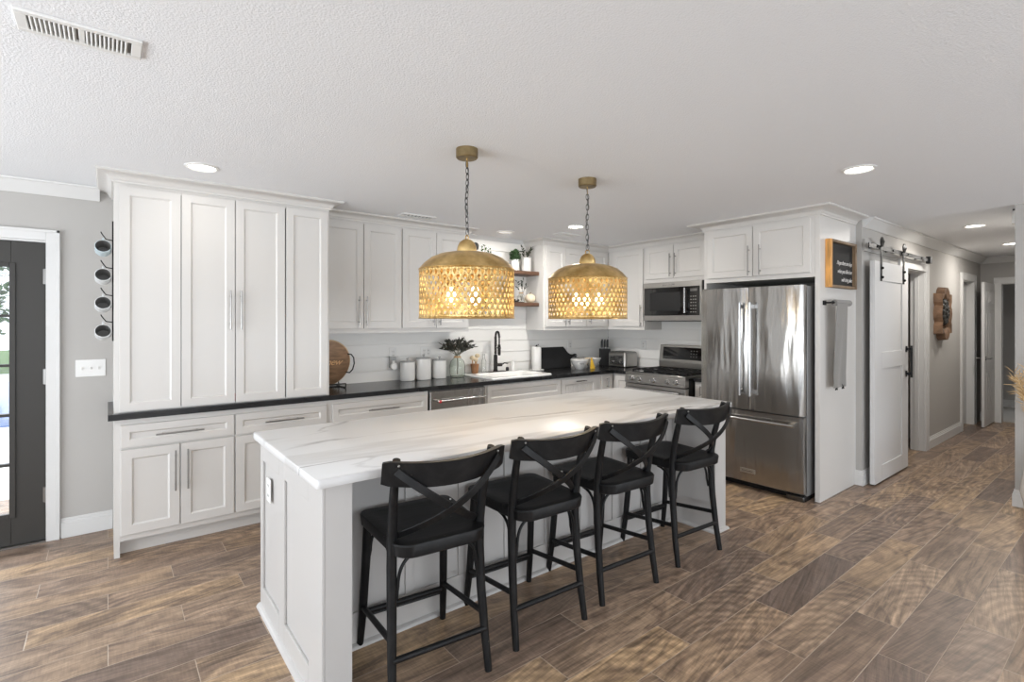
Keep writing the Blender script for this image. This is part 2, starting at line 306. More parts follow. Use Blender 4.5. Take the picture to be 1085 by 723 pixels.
# ------------------------------------------------------------------ mesh helpers
class MB:
    def __init__(s): s.v = []; s.f = []
    def add(s, vs, fs):
        o = len(s.v); s.v += [tuple(v) for v in vs]; s.f += [tuple(i + o for i in f) for f in fs]; return s
    def box(s, x0, x1, y0, y1, z0, z1):
        return s.add([(x0, y0, z0), (x1, y0, z0), (x1, y1, z0), (x0, y1, z0), (x0, y0, z1), (x1, y0, z1), (x1, y1, z1), (x0, y1, z1)],
                     [(0, 3, 2, 1), (4, 5, 6, 7), (0, 1, 5, 4), (1, 2, 6, 5), (2, 3, 7, 6), (3, 0, 4, 7)])
    def loft(s, loops, cap0=True, cap1=True, closed=True):
        n = len(loops[0]); vs = [p for l in loops for p in l]; fs = []
        for i in range(len(loops) - 1):
            for j in range(n if closed else n - 1):
                k = (j + 1) % n
                fs.append((i * n + j, i * n + k, (i + 1) * n + k, (i + 1) * n + j))
        if cap0: fs.append(tuple(reversed(range(n))))
        if cap1: fs.append(tuple((len(loops) - 1) * n + j for j in range(n)))
        return s.add(vs, fs)
    def lathe(s, prof, c=(0, 0, 0), n=32, axis='z', cap0=True, cap1=True, squash=1.0):
        loops = []
        for r, h in prof:
            l = []
            for i in range(n):
                a = 2 * PI * i / n; p = (r * math.cos(a), r * math.sin(a) * squash)
                if axis == 'z': l.append((c[0] + p[0], c[1] + p[1], c[2] + h))
                elif axis == 'y': l.append((c[0] + p[0], c[1] + h, c[2] - p[1]))
                else: l.append((c[0] + h, c[1] + p[0], c[2] + p[1]))
            loops.append(l)
        return s.loft(loops, cap0, cap1)
    def tube(s, pts, r, n=10, caps=True, flat=None):
        pts = [Vector(p) for p in pts]; rs = r if isinstance(r, (list, tuple)) else [r] * len(pts)
        loops = []; up = None
        for i, p in enumerate(pts):
            t = (pts[min(i + 1, len(pts) - 1)] - pts[max(i - 1, 0)]).normalized()
            if up is None:
                up = Vector((0, 0, 1)) if abs(t.z) < .9 else Vector((1, 0, 0))
                if flat is not None: up = Vector(flat)
            a = (up - t * up.dot(t)).normalized(); b = t.cross(a)
            if flat is None: up = a
            loops.append([tuple(p + (a * math.cos(2 * PI * k / n) + b * math.sin(2 * PI * k / n)) * rs[i]) for k in range(n)])
        return s.loft(loops, caps, caps)
    def strip(s, pts, normal, w, t):
        """flat bar: follows pts, thickness t along normal, width w across"""
        pts = [Vector(p) for p in pts]; loops = []
        for i, p in enumerate(pts):
            nn = Vector(normal[i] if isinstance(normal, list) else normal).normalized()
            tt = (pts[min(i + 1, len(pts) - 1)] - pts[max(i - 1, 0)]).normalized()
            nn = (nn - tt * nn.dot(tt)).normalized(); b = tt.cross(nn)
            loops.append([tuple(p + b * w / 2 * sx + nn * t / 2 * sy) for sx, sy in ((-1, -1), (1, -1), (1, 1), (-1, 1))])
        return s.loft(loops)
    def torus(s, c, R, r, axis='z', n=20, m=8, sx=1.0):
        loops = []
        for i in range(n):
            a = 2 * PI * i / n; l = []
            for j in range(m):
                b = 2 * PI * j / m; q = R + r * math.cos(b)
                u, v, w = q * math.cos(a), q * math.sin(a) * sx, r * math.sin(b)
                l.append({'z': (c[0] + u, c[1] + v, c[2] + w), 'y': (c[0] + u, c[1] + w, c[2] + v), 'x': (c[0] + w, c[1] + u, c[2] + v)}[axis])
            loops.append(l)
        loops.append(loops[0]); return s.loft(loops, False, False)
    def sphere(s, c, r, n=16, m=10, sc=(1, 1, 1)):
        prof = [(max(1e-4, r * math.sin(PI * i / m)), -r * math.cos(PI * i / m)) for i in range(m + 1)]
        loops = [[(c[0] + p * math.cos(2 * PI * k / n) * sc[0], c[1] + p * math.sin(2 * PI * k / n) * sc[1], c[2] + h * sc[2]) for k in range(n)] for p, h in prof]
        return s.loft(loops)
    def prism(s, poly, d0, d1, axis='y'):
        f = {'y': lambda p, d: (p[0], d, p[1]), 'x': lambda p, d: (d, p[0], p[1]), 'z': lambda p, d: (p[0], p[1], d)}[axis]
        return s.loft([[f(p, d0) for p in poly], [f(p, d1) for p in poly]])
    def leaf(s, p, d, up, L, w):
        p = Vector(p); d = Vector(d).normalized(); up = Vector(up); side = d.cross(up)
        if side.length < 1e-3: side = d.cross(Vector((1, 0, .3)))
        side.normalize(); nn = side.cross(d)
        vs = [p, p + d * L * .3 + side * w * .45 + nn * L * .04, p + d * L * .7 + side * w * .38 + nn * L * .03, p + d * L,
              p + d * L * .7 - side * w * .38 + nn * L * .03, p + d * L * .3 - side * w * .45 + nn * L * .04, p + d * L * .5 - nn * L * .02]
        return s.add(vs, [(0, 1, 6), (1, 2, 6), (2, 3, 6), (3, 4, 6), (4, 5, 6), (5, 0, 6)])
    def xf(s, mtx):
        s.v = [tuple(mtx @ Vector(v)) for v in s.v]; return s
    def build(s, name, m, parent=None, bevel=0, smooth=True, ang=35, loc=None, seg=2):
        me = bpy.data.meshes.new(name); me.from_pydata(s.v, [], s.f); 
        bm = bmesh.new(); bm.from_mesh(me); bmesh.ops.recalc_face_normals(bm, faces=bm.faces); bm.to_mesh(me); bm.free()
        if smooth:
            me.polygons.foreach_set('use_smooth', [True] * len(me.polygons)); me.set_sharp_from_angle(angle=math.radians(ang))
        me.materials.append(m if not isinstance(m, str) else M[m])
        o = bpy.data.objects.new(name, me); COL.objects.link(o)
        if parent: o.parent = parent
        if loc: o.location = loc
        if bevel:
            b = o.modifiers.new('bevel', 'BEVEL'); b.width = bevel; b.segments = seg; b.limit_method = 'ANGLE'; b.angle_limit = math.radians(40)
            b.harden_normals = False
        return o
def thing(name, label, cat, loc=(0, 0, 0), rz=0, group=None):
    o = bpy.data.objects.new(name, None); COL.objects.link(o); o.location = loc; o.rotation_euler = (0, 0, rz)
    o.empty_display_size = .1; return tag(o, label, cat, group)
def tag(o, label, cat, group=None, kind=None):
    o['label'] = label; o['category'] = cat
    if group: o['group'] = group
    if kind: o['kind'] = kind
    return o
def struct(o): o['kind'] = 'structure'; return o
REP = {}
def repeat(name, mb, m, parent, loc):
    key = (name, parent.name)
    if key not in REP:
        REP[key] = mb.build(name, m, parent, smooth=False); o = REP[key]
    else: o = REP[key].copy(); COL.objects.link(o); o.parent = parent
    o.location = loc; return o
def kids(o): return [c for c in bpy.data.objects if c.parent == o]
def dup(root, loc, rz, label=None, group=None):
    def cp(o, par):
        c = o.copy(); COL.objects.link(c); c.parent = par
        for ch in kids(o): cp(ch, c)
        return c
    ch0 = kids(root); r = root.copy(); COL.objects.link(r); r.location = loc; r.rotation_euler = (0, 0, rz)
    for ch in ch0: cp(ch, r)
    if label: r['label'] = label
    if group: r['group'] = group
    return r
def text(name, body, size, m, parent, loc, rot, shear=0.0, ext=0.0008, align='LEFT', spacing=1.0, bold=0.0):
    cu = bpy.data.curves.new(name, 'FONT'); cu.body = body; cu.size = size; cu.shear = shear; cu.extrude = ext
    cu.align_x = align; cu.space_character = spacing; cu.offset = bold
    t = bpy.data.objects.new(name + '_source', cu); COL.objects.link(t)
    dg = bpy.context.evaluated_depsgraph_get(); me = bpy.data.meshes.new_from_object(t.evaluated_get(dg))
    bpy.data.objects.remove(t); me.name = name; me.materials.clear(); me.materials.append(M[m])
    o = bpy.data.objects.new(name, me); COL.objects.link(o); o.location = loc; o.rotation_euler = rot
    if parent: o.parent = parent
    return o
def rrect(x0, x1, y0, y1, r, z, n=5):
    out = []
    for cx, cy, a0 in ((x1 - r, y1 - r, 0), (x0 + r, y1 - r, PI / 2), (x0 + r, y0 + r, PI), (x1 - r, y0 + r, 1.5 * PI)):
        for i in range(n + 1):
            a = a0 + PI / 2 * i / n; out.append((cx + r * math.cos(a), cy + r * math.sin(a), z))
    return out

# ------------------------------------------------------------------ joinery builders
def shaker(x0, x1, z0, z1, t=.02, rail=.056, yb=0.0, bead=False):
    mb = MB(); y0 = yb - t
    def ring(ins, y): return [(x0 + ins, y, z0 + ins), (x1 - ins, y, z0 + ins), (x1 - ins, y, z1 - ins), (x0 + ins, y, z1 - ins)]
    loops = [ring(0, yb), ring(0, y0 + .0015), ring(.0015, y0), ring(rail, y0), ring(rail + .010, y0 + .010)]
    mb.loft(loops, True, True)
    if bead:
        n = max(2, int((x1 - x0 - 2 * rail) / .04)); w = (x1 - x0 - 2 * rail - .02) / n
        for i in range(n): mb.box(x0 + rail + .012 + i * w, x0 + rail + .007 + (i + 1) * w, y0 + .006, y0 + .0105, z0 + rail + .01, z1 - rail - .01)
    return mb
def pull(parent, p, L, vert, m='nickel', y=-.02, r=.0055, stand=.03, name='handle'):
    mb = MB(); x, z = p; yy = y - stand
    if vert:
        mb.tube([(x, yy, z - L / 2), (x, yy, z + L / 2)], r)
        for s in (-1, 1): mb.tube([(x, y, z + s * L * .36), (x, yy, z + s * L * .36)], r * .85)
    else:
        mb.tube([(x - L / 2, yy, z), (x + L / 2, yy, z)], r)
        for s in (-1, 1): mb.tube([(x + s * L * .36, y, z), (x + s * L * .36, yy, z)], r * .85)
    return mb.build(name, m, parent)
def sweep(path, prof, closed_ends=True):
    """crown along a 2-D path (left to right seen from the front); outward is to the right of travel"""
    P = [Vector((p[0], p[1])) for p in path]; nrm = []
    for i in range(len(P) - 1):
        d = (P[i + 1] - P[i]).normalized(); nrm.append(Vector((d.y, -d.x)))
    loops = []
    for i, p in enumerate(P):
        if i == 0: m = nrm[0]; k = 1
        elif i == len(P) - 1: m = nrm[-1]; k = 1
        else:
            m = (nrm[i - 1] + nrm[i]).normalized(); k = 1 / max(.3, m.dot(nrm[i]))
        loops.append([(p.x + m.x * o * k, p.y + m.y * o * k, z) for o, z in prof])
    mb = MB(); mb.loft(loops, closed_ends, closed_ends); return mb
def crown_profile(zt, h=.066, out=.085):
    pr = [(-.001, zt - h), (.012, zt - h), (.014, zt - h + .010), (.020, zt - h + .016)]
    for i in range(6):
        a = PI / 2 * i / 5; pr.append((.022 + (out - .030) * (1 - math.cos(a)), zt - h + .018 + (h - .034) * math.sin(a)))
    pr += [(out - .004, zt - .012), (out, zt - .010), (out, zt), (-.001, zt)]
    return pr
ZC = 2.44
def cabinet(name, label, loc, rz, w, depth, z0, z1, fronts, toe=0, crown=None, yface=.02, foot_left=False, cat='cabinet', group=None):
    t = thing(name, label, cat, loc, rz, group)
    mb = MB()
    if toe:
        mb.box(0, w, 0, depth, toe, z1)
        mb.box(0, w, .07, depth, 0, toe)
        if foot_left: mb.box(0, .03, 0, .08, 0, toe)
    else: mb.box(0, w, 0, depth, z0, z1)
    mb.build('body', 'cab', t, smooth=False)
    for f in fronts:
        kind, x0, x1, a, b, h = f[:6]
        d = shaker(x0, x1, a, b, rail=(.045 if kind == 'drawer' else .056) if len(f) < 7 else f[6], bead=(kind == 'beaded')).build('drawer' if kind == 'drawer' else 'door', 'cab', t, smooth=False)
        if h:
            pull(d, h[0], h[1], h[2])
    if crown: sweep(crown, crown_profile(ZC)).build('crown_molding', 'cab', t, ang=30)
    return t

# ================================================================== SETTING
struct(MB().box(-3.4, 14, -3.7, 6.0, -.05, 0).build('floor', 'floor', smooth=False))
struct(MB().box(-3.4, 14, -3.7, 6.0, ZC, ZC + .1).build('ceiling', 'ceil', smooth=False))
YB = 4.70
# back wall with the door opening (x -1.245 .. -0.325)
mb = MB(); mb.box(-3.4, -1.26, YB, YB + .14, 0, ZC); mb.box(-.315, 5.52, YB, YB + .14, 0, ZC); mb.box(-1.26, -.315, YB, YB + .14, 2.045, ZC)
struct(mb.build('wall_back', 'wall', smooth=False))
XR = 5.38
mb = MB(); mb.box(XR, XR + .14, 1.82, YB, 0, ZC); struct(mb.build('wall_range', 'wall', smooth=False))
# hall wall, openings 6.52-7.375 (behind barn door) and 9.13-9.83
YH = 1.69
mb = MB()
for a, b in ((5.384, 6.50), (7.38, 9.14), (9.82, 10.3)): mb.box(a, b, YH, YH + .13, 0, ZC)
mb.box(6.50, 7.38, YH, YH + .13, 2.06, ZC); mb.box(9.14, 9.82, YH, YH + .13, 2.06, ZC)
struct(mb.build('wall_hall', 'wall', smooth=False))
XE = 10.3
mb = MB(); mb.box(XE, XE + .12, 1.47, 1.82, 0, ZC); mb.box(XE, XE + .12, .60, .69, 0, ZC); mb.box(XE, XE + .12, .69, 1.47, 2.05, ZC)
struct(mb.build('wall_hall_end', 'wall', smooth=False))
struct(MB().box(5.76, XE + .12, .60, .735, 0, ZC).build('wall_entry', 'wall', smooth=False))
struct(MB().box(7.2, 7.34, -3.6, .60, 0, ZC).build('wall_right', 'wall', smooth=False))
# rooms behind the openings
mb = MB(); mb.box(6.3, 6.42, 1.82, 4.0, 0, ZC); mb.box(8.0, 8.1, 1.82, 4.0, 0, ZC); mb.box(6.3, 8.1, 4.0, 4.1, 0, ZC)
struct(mb.build('wall_pantry', 'wall', smooth=False))
mb = MB(); mb.box(9.0, 9.1, 1.82, 3.4, 0, ZC); mb.box(10.18, 10.3, 1.82, 3.4, 0, ZC); mb.box(9.0, 10.3, 3.4, 3.5, 0, ZC)
struct(mb.build('wall_closet', 'wall', smooth=False))
mb = MB(); mb.box(12.2, 12.3, 1.28, 2.4, 0, ZC); mb.box(12.2, 12.3, -.6, .42, 0, ZC); mb.box(12.2, 12.3, .42, 1.28, 2.05, ZC)
mb.box(10.42, 13.9, 2.3, 2.4, 0, ZC); mb.box(10.42, 13.9, -.7, -.6, 0, ZC); mb.box(13.8, 13.9, -.6, 2.4, 0, ZC)
struct(mb.build('wall_bedroom', 'wall', smooth=False))
struct(MB().box(10.42, 13.8, -.6, 2.3, 0, .012).build('floor_carpet', 'carpet', smooth=False))
# left wall and rear wall with window openings
mb = MB(); XL = -3.3
mb.box(XL - .1, XL, 3.9, 4.84, 0, ZC); mb.box(XL - .1, XL, -.5, .5, 0, ZC); mb.box(XL - .1, XL, -3.7, -2.7, 0, ZC)
mb.box(XL - .1, XL, .5, 3.9, 2.2, ZC); mb.box(XL - .1, XL, .5, 3.9, 0, .1)
mb.box(XL - .1, XL, -2.7, -.5, 2.1, ZC); mb.box(XL - .1, XL, -2.7, -.5, 0, .6)
struct(mb.build('wall_left', 'wall', smooth=False))
mb = MB(); YR = -3.6
mb.box(XL, -1.6, YR - .1, YR, 0, ZC); mb.box(2.8, 3.4, YR - .1, YR, 0, ZC); mb.box(5.8, 7.34, YR - .1, YR, 0, ZC)
for a, b in ((-1.6, 2.8), (3.4, 5.8)): mb.box(a, b, YR - .1, YR, 2.25, ZC); mb.box(a, b, YR - .1, YR, 0, .35)
struct(mb.build('wall_rear', 'wall', smooth=False))
def window(n, x0, x1, y0, y1, z0, z1, parts):
    o = bpy.data.objects.new('window_%d' % n, None); COL.objects.link(o); struct(o)
    mb = MB(); w = .05
    alongx = (x1 - x0) > (y1 - y0)
    L0, L1 = (x0, x1) if alongx else (y0, y1)
    def B(a, b, c, d):
        if alongx: mb.box(a, b, y0, y1, c, d)
        else: mb.box(x0, x1, a, b, c, d)
    B(L0, L1, z0, z0 + w); B(L0, L1, z1 - w, z1)
    for i in range(parts + 1):
        c = L0 + (L1 - L0) * i / parts; a = max(L0, c - w / 2); b = min(L1, c + w / 2)
        B(a, b, z0 + w, z1 - w)
    mb.build('window_frame', 'trimw', o, smooth=False); return o
window(1, XL - .07, XL - .02, .5, 3.9, .1, 2.2, 2); window(2, XL - .07, XL - .02, -2.7, -.5, .6, 2.1, 2)
window(3, -1.6, 2.8, YR - .07, YR - .02, .35, 2.25, 3); window(4, 3.4, 5.8, YR - .07, YR - .02, .35, 2.25, 2)

# shiplap on the kitchen walls: real boards with open grooves
SB = .127; Z0 = .891
mb = MB(); z = Z0; 
mb.box(1.376, XR, YB - .003, YB, Z0, ZC)
while z < ZC - .01:
    mb.box(1.376, XR - .018, YB - .018, YB - .003, z + .005, min(z + SB - .005, ZC)); z += SB
struct(mb.build('trim_1', 'ship', bevel=.0012, seg=1))
mb = MB(); z = Z0
mb.box(XR - .003, XR, 2.79, YB - .018, Z0, ZC)
while z < ZC - .01:
    mb.box(XR - .018, XR - .003, 2.79, YB - .018, z + .005, min(z + SB - .005, ZC)); z += SB
struct(mb.build('trim_2', 'ship', bevel=.0012, seg=1))

# baseboards
def base_prof(side): return None
def baseboard(name, x0, x1, y0, y1):
    """box baseboard with a stepped cap; thin dimension is the projection"""
    mb = MB(); mb.box(x0, x1, y0, y1, 0, .105)
    cx = x1 - x0 > y1 - y0
    return mb
def bb(name, x0, x1, y, d=-1):
    mb = MB(); a, b = (y - .016, y) if d < 0 else (y, y + .016)
    mb.box(x0, x1, a, b, 0, .10)
    a2, b2 = (y - .011, y) if d < 0 else (y, y + .011); mb.box(x0, x1, a2, b2, .10, .118)
    a3, b3 = (y - .007, y) if d < 0 else (y, y + .007); mb.box(x0, x1, a3, b3, .118, .135)
    return struct(mb.build(name, 'trimw', bevel=.002))
def bbx(name, y0, y1, x):
    mb = MB(); mb.box(x - .016, x, y0, y1, 0, .10); mb.box(x - .011, x, y0, y1, .10, .118); mb.box(x - .007, x, y0, y1, .118, .135)
    return struct(mb.build(name, 'trimw', bevel=.002))
bb('baseboard_back', -.255, .028, YB)
bb('baseboard_hall', 7.47, 9.045, YH)
bb('baseboard_hall_near', 5.384, 5.60, YH)
bbx('baseboard_corner', 1.674, 1.742, 5.384)
bbx('baseboard_entry', .595, .735, 5.76)
mb = MB(); mb.box(5.744, 6.2, .735, .751, 0, .10); mb.box(5.749, 6.2, .735, .746, .10, .118); mb.box(5.753, 6.2, .735, .742, .118, .135)
struct(mb.build('baseboard_entry_side', 'trimw', bevel=.002))
bbx('baseboard_end', 1.56, 1.69, XE)
bbx('baseboard_bedroom', 1.36, 2.3, 12.2)

# ceiling trim boards (sloped crown)
def crown_run(name, x0, x1, y):
    pr = [(.0, ZC - .088), (.012, ZC - .088), (.020, ZC - .078), (.080, ZC - .018), (.092, ZC - .014), (.095, ZC - .002), (0, ZC - .002)]
    return struct(sweep([(x0, y), (x1, y)], pr).build(name, 'trimw', ang=25))
crown_run('trim_3', -3.3, -.045, YB)
crown_run('trim_4', 5.405, XE - .002, YH)
pr = [(.0, ZC - .088), (.012, ZC - .088), (.020, ZC - .078), (.080, ZC - .018), (.092, ZC - .014), (.095, ZC - .002), (0, ZC - .002)]
struct(sweep([(XE, 1.69), (XE, .735)], pr).build('trim_5', 'trimw', ang=25))
# small cove above the open shelves
struct(sweep([(2.97, YB - .018), (3.85, YB - .018)], [(0, ZC - .04), (.012, ZC - .04), (.030, ZC - .012), (.034, ZC), (0, ZC)]).build('trim_6', 'trimw', ang=25))

# casings
def casing_h(parent, x0, x1, zt, yf, w=.072, name='casing', side=(True, True)):
    mb = MB(); t = .018
    if side[0]: mb.box(x0 - w, x0, yf - t, yf, 0, zt + w); mb.box(x0 - w, x0 - w + .018, yf - t - .006, yf - t, 0, zt + w)
    if side[1]: mb.box(x1, x1 + w, yf - t, yf, 0, zt + w); mb.box(x1 + w - .018, x1 + w, yf - t - .006, yf - t, 0, zt + w)
    mb.box(x0 if side[0] else x0 - w, x1, yf - t, yf, zt, zt + w); mb.box(x0 - w, x1 + w, yf - t - .006, yf - t, zt + w - .018, zt + w)
    return mb.build(name, 'trimw', parent, bevel=.002)

# door_1: charcoal exterior door
d1 = bpy.data.objects.new('door_1', None); COL.objects.link(d1); struct(d1)
casing_h(d1, -1.26, -.33, 2.045, YB)
mb = MB(); mb.box(-.33, -.315, YB - .001, YB + .14, 0, 2.045); mb.box(-1.26, -1.245, YB - .001, YB + .14, 0, 2.045); mb.box(-1.26, -.315, YB - .001, YB + .14, 2.032, 2.046)
mb.box(-.345, -.33, YB + .065, YB + .08, 0, 2.03)
mb.build('jamb', 'trimw', d1, smooth=False)
DX0, DX1, GX0, GX1, GZ0, GZ1 = -1.243, -.333, -1.075, -.503, .215, 1.862
mb = MB(); y0, y1 = YB + .012, YB + .055
mb.box(DX0, GX0, y0, y1, .012, 2.03); mb.box(GX1, DX1, y0, y1, .012, 2.03); mb.box(GX0, GX1, y0, y1, .012, GZ0); mb.box(GX0, GX1, y0, y1, GZ1, 2.03)
# raised lite frame
for a, b, c, d in ((GX0 - .022, GX0 + .008, GZ0 - .022, GZ1 + .022), (GX1 - .008, GX1 + .022, GZ0 - .022, GZ1 + .022)):
    mb.box(a, b, y0 - .010, y0, c, d)
for c, d in ((GZ0 - .022, GZ0 + .008), (GZ1 - .008, GZ1 + .022)): mb.box(GX0 + .008, GX1 - .008, y0 - .010, y0, c, d)
mb.build('door_slab', 'doordark', d1, bevel=.002)
mb = MB()
for i in range(1, 5): zz = GZ0 + (GZ1 - GZ0) * i / 5; mb.box(GX0, GX1, y0 - .004, y1, zz - .009, zz + .009)
mb.box((GX0 + GX1) / 2 - .009, (GX0 + GX1) / 2 + .009, y0 - .004, y1, GZ0, GZ1)
mb.build('muntin', 'doordark', d1)
MB().box(GX0, GX1, y0 + .018, y0 + .024, GZ0, GZ1).build('pane', 'pane', d1, smooth=False)
for zz in (.32, 1.12, 1.80):
    mb = MB(); mb.box(-.345, -.318, YB - .004, YB + .011, zz - .05, zz + .05); mb.tube([(-.333, YB - .008, zz - .052), (-.333, YB - .008, zz + .052)], .007)
    mb.build('hinge', 'nickel', d1)
MB().box(-1.245, -.33, YB - .02, YB + .13, 0, .012).build('threshold', 'nickel', d1)
mb = MB(); mb.tube([(-1.18, y0, 1.0), (-1.18, y0 - .05, 1.0)], .012); mb.tube([(-1.18, y0 - .05, 1.0), (-1.06, y0 - .05, 1.0)], .009); mb.lathe([(.03, 0), (.03, -.01)], (-1.18, y0, 1.0), axis='y')
mb.build('door_handle', 'nickel', d1)

# door_2: opening behind the barn door; door_3: hall room door ; door_4: six-panel door ajar
d2 = bpy.data.objects.new('door_2', None); COL.objects.link(d2); struct(d2)
casing_h(d2, 6.515, 7.375, 2.06, YH, w=.095)
mb = MB(); mb.box(6.50, 6.515, YH, YH + .13, 0, 2.06); mb.box(7.365, 7.38, YH, YH + .13, 0, 2.06); mb.box(6.5, 7.38, YH, YH + .13, 2.048, 2.062)
mb.box(7.352, 7.365, YH + .05, YH + .09, 0, 2.048); mb.build('jamb', 'trimw', d2, smooth=False)
d3 = bpy.data.objects.new('door_3', None); COL.objects.link(d3); struct(d3)
casing_h(d3, 9.15, 9.81, 2.06, YH, w=.1)
mb = MB(); mb.box(9.14, 9.155, YH, YH + .13, 0, 2.06); mb.box(9.805, 9.82, YH, YH + .13, 0, 2.06); mb.box(9.14, 9.82, YH, YH + .13, 2.048, 2.062)
mb.build('jamb', 'trimw', d3, smooth=False)
def sixpanel(w, h, t=.035):
    mb = MB(); y0 = -t / 2; st = .11; mw = (w - 3 * st + .01) / 2
    rows = [(.22, .78), (.92, 1.62), (1.74, h - .11)]
    mb.box(0, w, -t / 2 + .006, t / 2 - .006, 0, h)
    for sgn in (-1, 1):
        ya, yb = (-t / 2, -t / 2 + .006) if sgn < 0 else (t / 2 - .006, t / 2)
        for x0, x1 in ((0, st), (w / 2 - .05, w / 2 + .05), (w - st, w)): mb.box(x0, x1, ya, yb, 0, h)
        zs = [0] + [q for r in rows for q in r] + [h]
        for i in range(0, len(zs), 2):
            for x0, x1 in ((st, w / 2 - .05), (w / 2 + .05, w - st)): mb.box(x0, x1, ya, yb, zs[i], zs[i + 1])
        for a, b in rows:
            for x0, x1 in ((st, w / 2 - .05), (w / 2 + .05, w - st)):
                mb.box(x0 + .03, x1 - .03, ya if sgn < 0 else ya - .0, yb, a + .03, b - .03)
    return mb
o = sixpanel(.66, 2.03).build('door_slab', 'doorwhite', d3, bevel=.004); o.location = (9.15, YH + .09, .012)
d4 = bpy.data.objects.new('door_4', None); COL.objects.link(d4); struct(d4)
o = sixpanel(.70, 2.03).build('door_slab', 'doorwhite', d4, bevel=.004); o.location = (9.585, 1.545, .012); slab = o
mb = MB()
for s in (-1, 1):
    mb.lathe([(.03, 0), (.03, .008), (.012, .012), (.010, .045), (.012, .06)], (.06, s * .0175, .96), axis='y') if s > 0 else mb.lathe([(.03, 0), (.03, -.008), (.012, -.012), (.010, -.045), (.012, -.06)], (.06, -.0175, .96), axis='y')
    mb.tube([(.06, s * .07, .96), (.11, s * .075, .965), (.17, s * .07, .96)], .009)
mb.build('door_handle', 'nickel', slab)
mb = MB(); w = .085
mb.box(XE - .018, XE, 1.455, 1.455 + w, 0, 2.05 + w); mb.box(XE - .018, XE, .70 - w + .06, .70, 0, 2.05 + w); mb.box(XE - .018, XE, .70, 1.455, 2.05, 2.05 + w)
mb.box(XE, XE + .12, 1.455, 1.47, 0, 2.05); mb.box(XE, XE + .12, .69, .705, 0, 2.05); mb.box(XE, XE + .12, .69, 1.47, 2.035, 2.05)
mb.build('casing', 'trimw', d4, bevel=.002)
d5 = bpy.data.objects.new('door_5', None); COL.objects.link(d5); struct(d5)
mb = MB(); XB = 12.2
mb.box(XB - .018, XB, 1.27, 1.36, 0, 2.14); mb.box(XB - .018, XB, .34, .43, 0, 2.14); mb.box(XB - .018, XB, .43, 1.27, 2.05, 2.14)
mb.box(XB, XB + .1, 1.27, 1.285, 0, 2.05); mb.build('casing', 'trimw', d5, bevel=.002)
o = sixpanel(.8, 2.03).build('door_slab', 'doorwhite', d5, bevel=.004); o.location = (12.33, 1.24, .012); o.rotation_euler = (0, 0, math.radians(8))
for zz in (1.05, .40):
    MB().box(12.285, 12.30, 1.235, 1.268, zz - .05, zz + .05).build('hinge', 'brass', d5)

# ================================================================== EXTERIOR seen through the door
tag(MB().box(-30, 12, 6.0, 40, -.2, -.15).build('lawn', 'lawn', smooth=False), 'green lawn around the pool beyond the glass door', 'lawn', kind='stuff')
struct(MB().box(-7, 3, 4.84, 21, -.15, -.06).build('floor_patio', 'concrete', smooth=False))
tag(MB().box(-6, 2, 10.5, 18, -.06, -.045).build('swimming_pool', 'water', smooth=False), 'blue swimming pool outside beyond the glass door', 'pool')
tag(MB().box(-1.4, -.2, 5.2, 6.0, -.06, -.045).build('door_mat', 'mat_teal', smooth=False), 'grey green outdoor mat behind the glass door', 'mat')
def tree(x, y, h, lab):
    t = thing('garden_tree', lab, 'tree', (x, y, -.15), 0, None)
    MB().tube([(0, 0, 0), (.05, 0, h * .4), (0, .1, h * .7)], [.16, .12, .06]).build('trunk', 'trunk', t)
    mb = MB(); rnd = random.Random(int(x * 10 + y))
    for i in range(1400):
        d = Vector((rnd.gauss(0, 1), rnd.gauss(0, 1), rnd.gauss(0, 1))).normalized() * (h * .42 * rnd.uniform(.55, 1))
        p = Vector((d.x, d.y, h * .55 + d.z * .95)); mb.leaf(p, (rnd.gauss(0, 1), rnd.gauss(0, 1), rnd.gauss(0, .6)), (0, 0, 1), .3, .2)
    mb.build('foliage', 'treeleaf', t, smooth=False)
tree(-3.6, 22, 5.5, 'tall leafy tree beyond the pool, left in the door glass')
tree(.6, 30, 6.0, 'tall leafy tree beyond the pool, right in the door glass')
tree(-9.5, 26, 5.0, 'leafy tree beyond the pool, outermost on the left')

# ================================================================== TALL CABINET AND BASE RUN
YF = 4.08       # carcass face plane (door fronts at 4.06)
DB = YB - YF - .002
X0 = .03
def LX(x): return x - X0
def vdoor_handle(x, zc, L): return ((x, zc), L, True)
t = thing('tall_cabinet', 'tall white four door pantry cabinet standing on the black counter', 'cabinet', (X0, YF, 0))
mb = MB(); mb.box(0, 1.345, 0, DB, .914, 2.40); mb.build('body', 'cab', t, smooth=False)
for x0, x1, hx in ((.057, .383, None), (.388, .706, .675), (.712, 1.04, .743), (1.050, 1.358, None)):
    d = shaker(LX(x0), LX(x1), .922, 2.352, rail=.052).build('door', 'cab', t, smooth=False)
    if hx: pull(d, (LX(hx), 1.575), .275, True)
MB().box(LX(.7065), LX(.7115), -.004, .0, .93, .985).build('latch', 'red', t, smooth=False)
for hx in (.3855, 1.045):
    MB().box(LX(hx) - .002, LX(hx) + .002, -.012, 0, .93, 2.34).build('piano_hinge', 'steel_dark', t, smooth=False)
sweep([(0, DB), (0, 0), (1.345, 0), (1.345, DB)], crown_profile(ZC, .066, .09)).build('crown_molding', 'cab', t, ang=30)

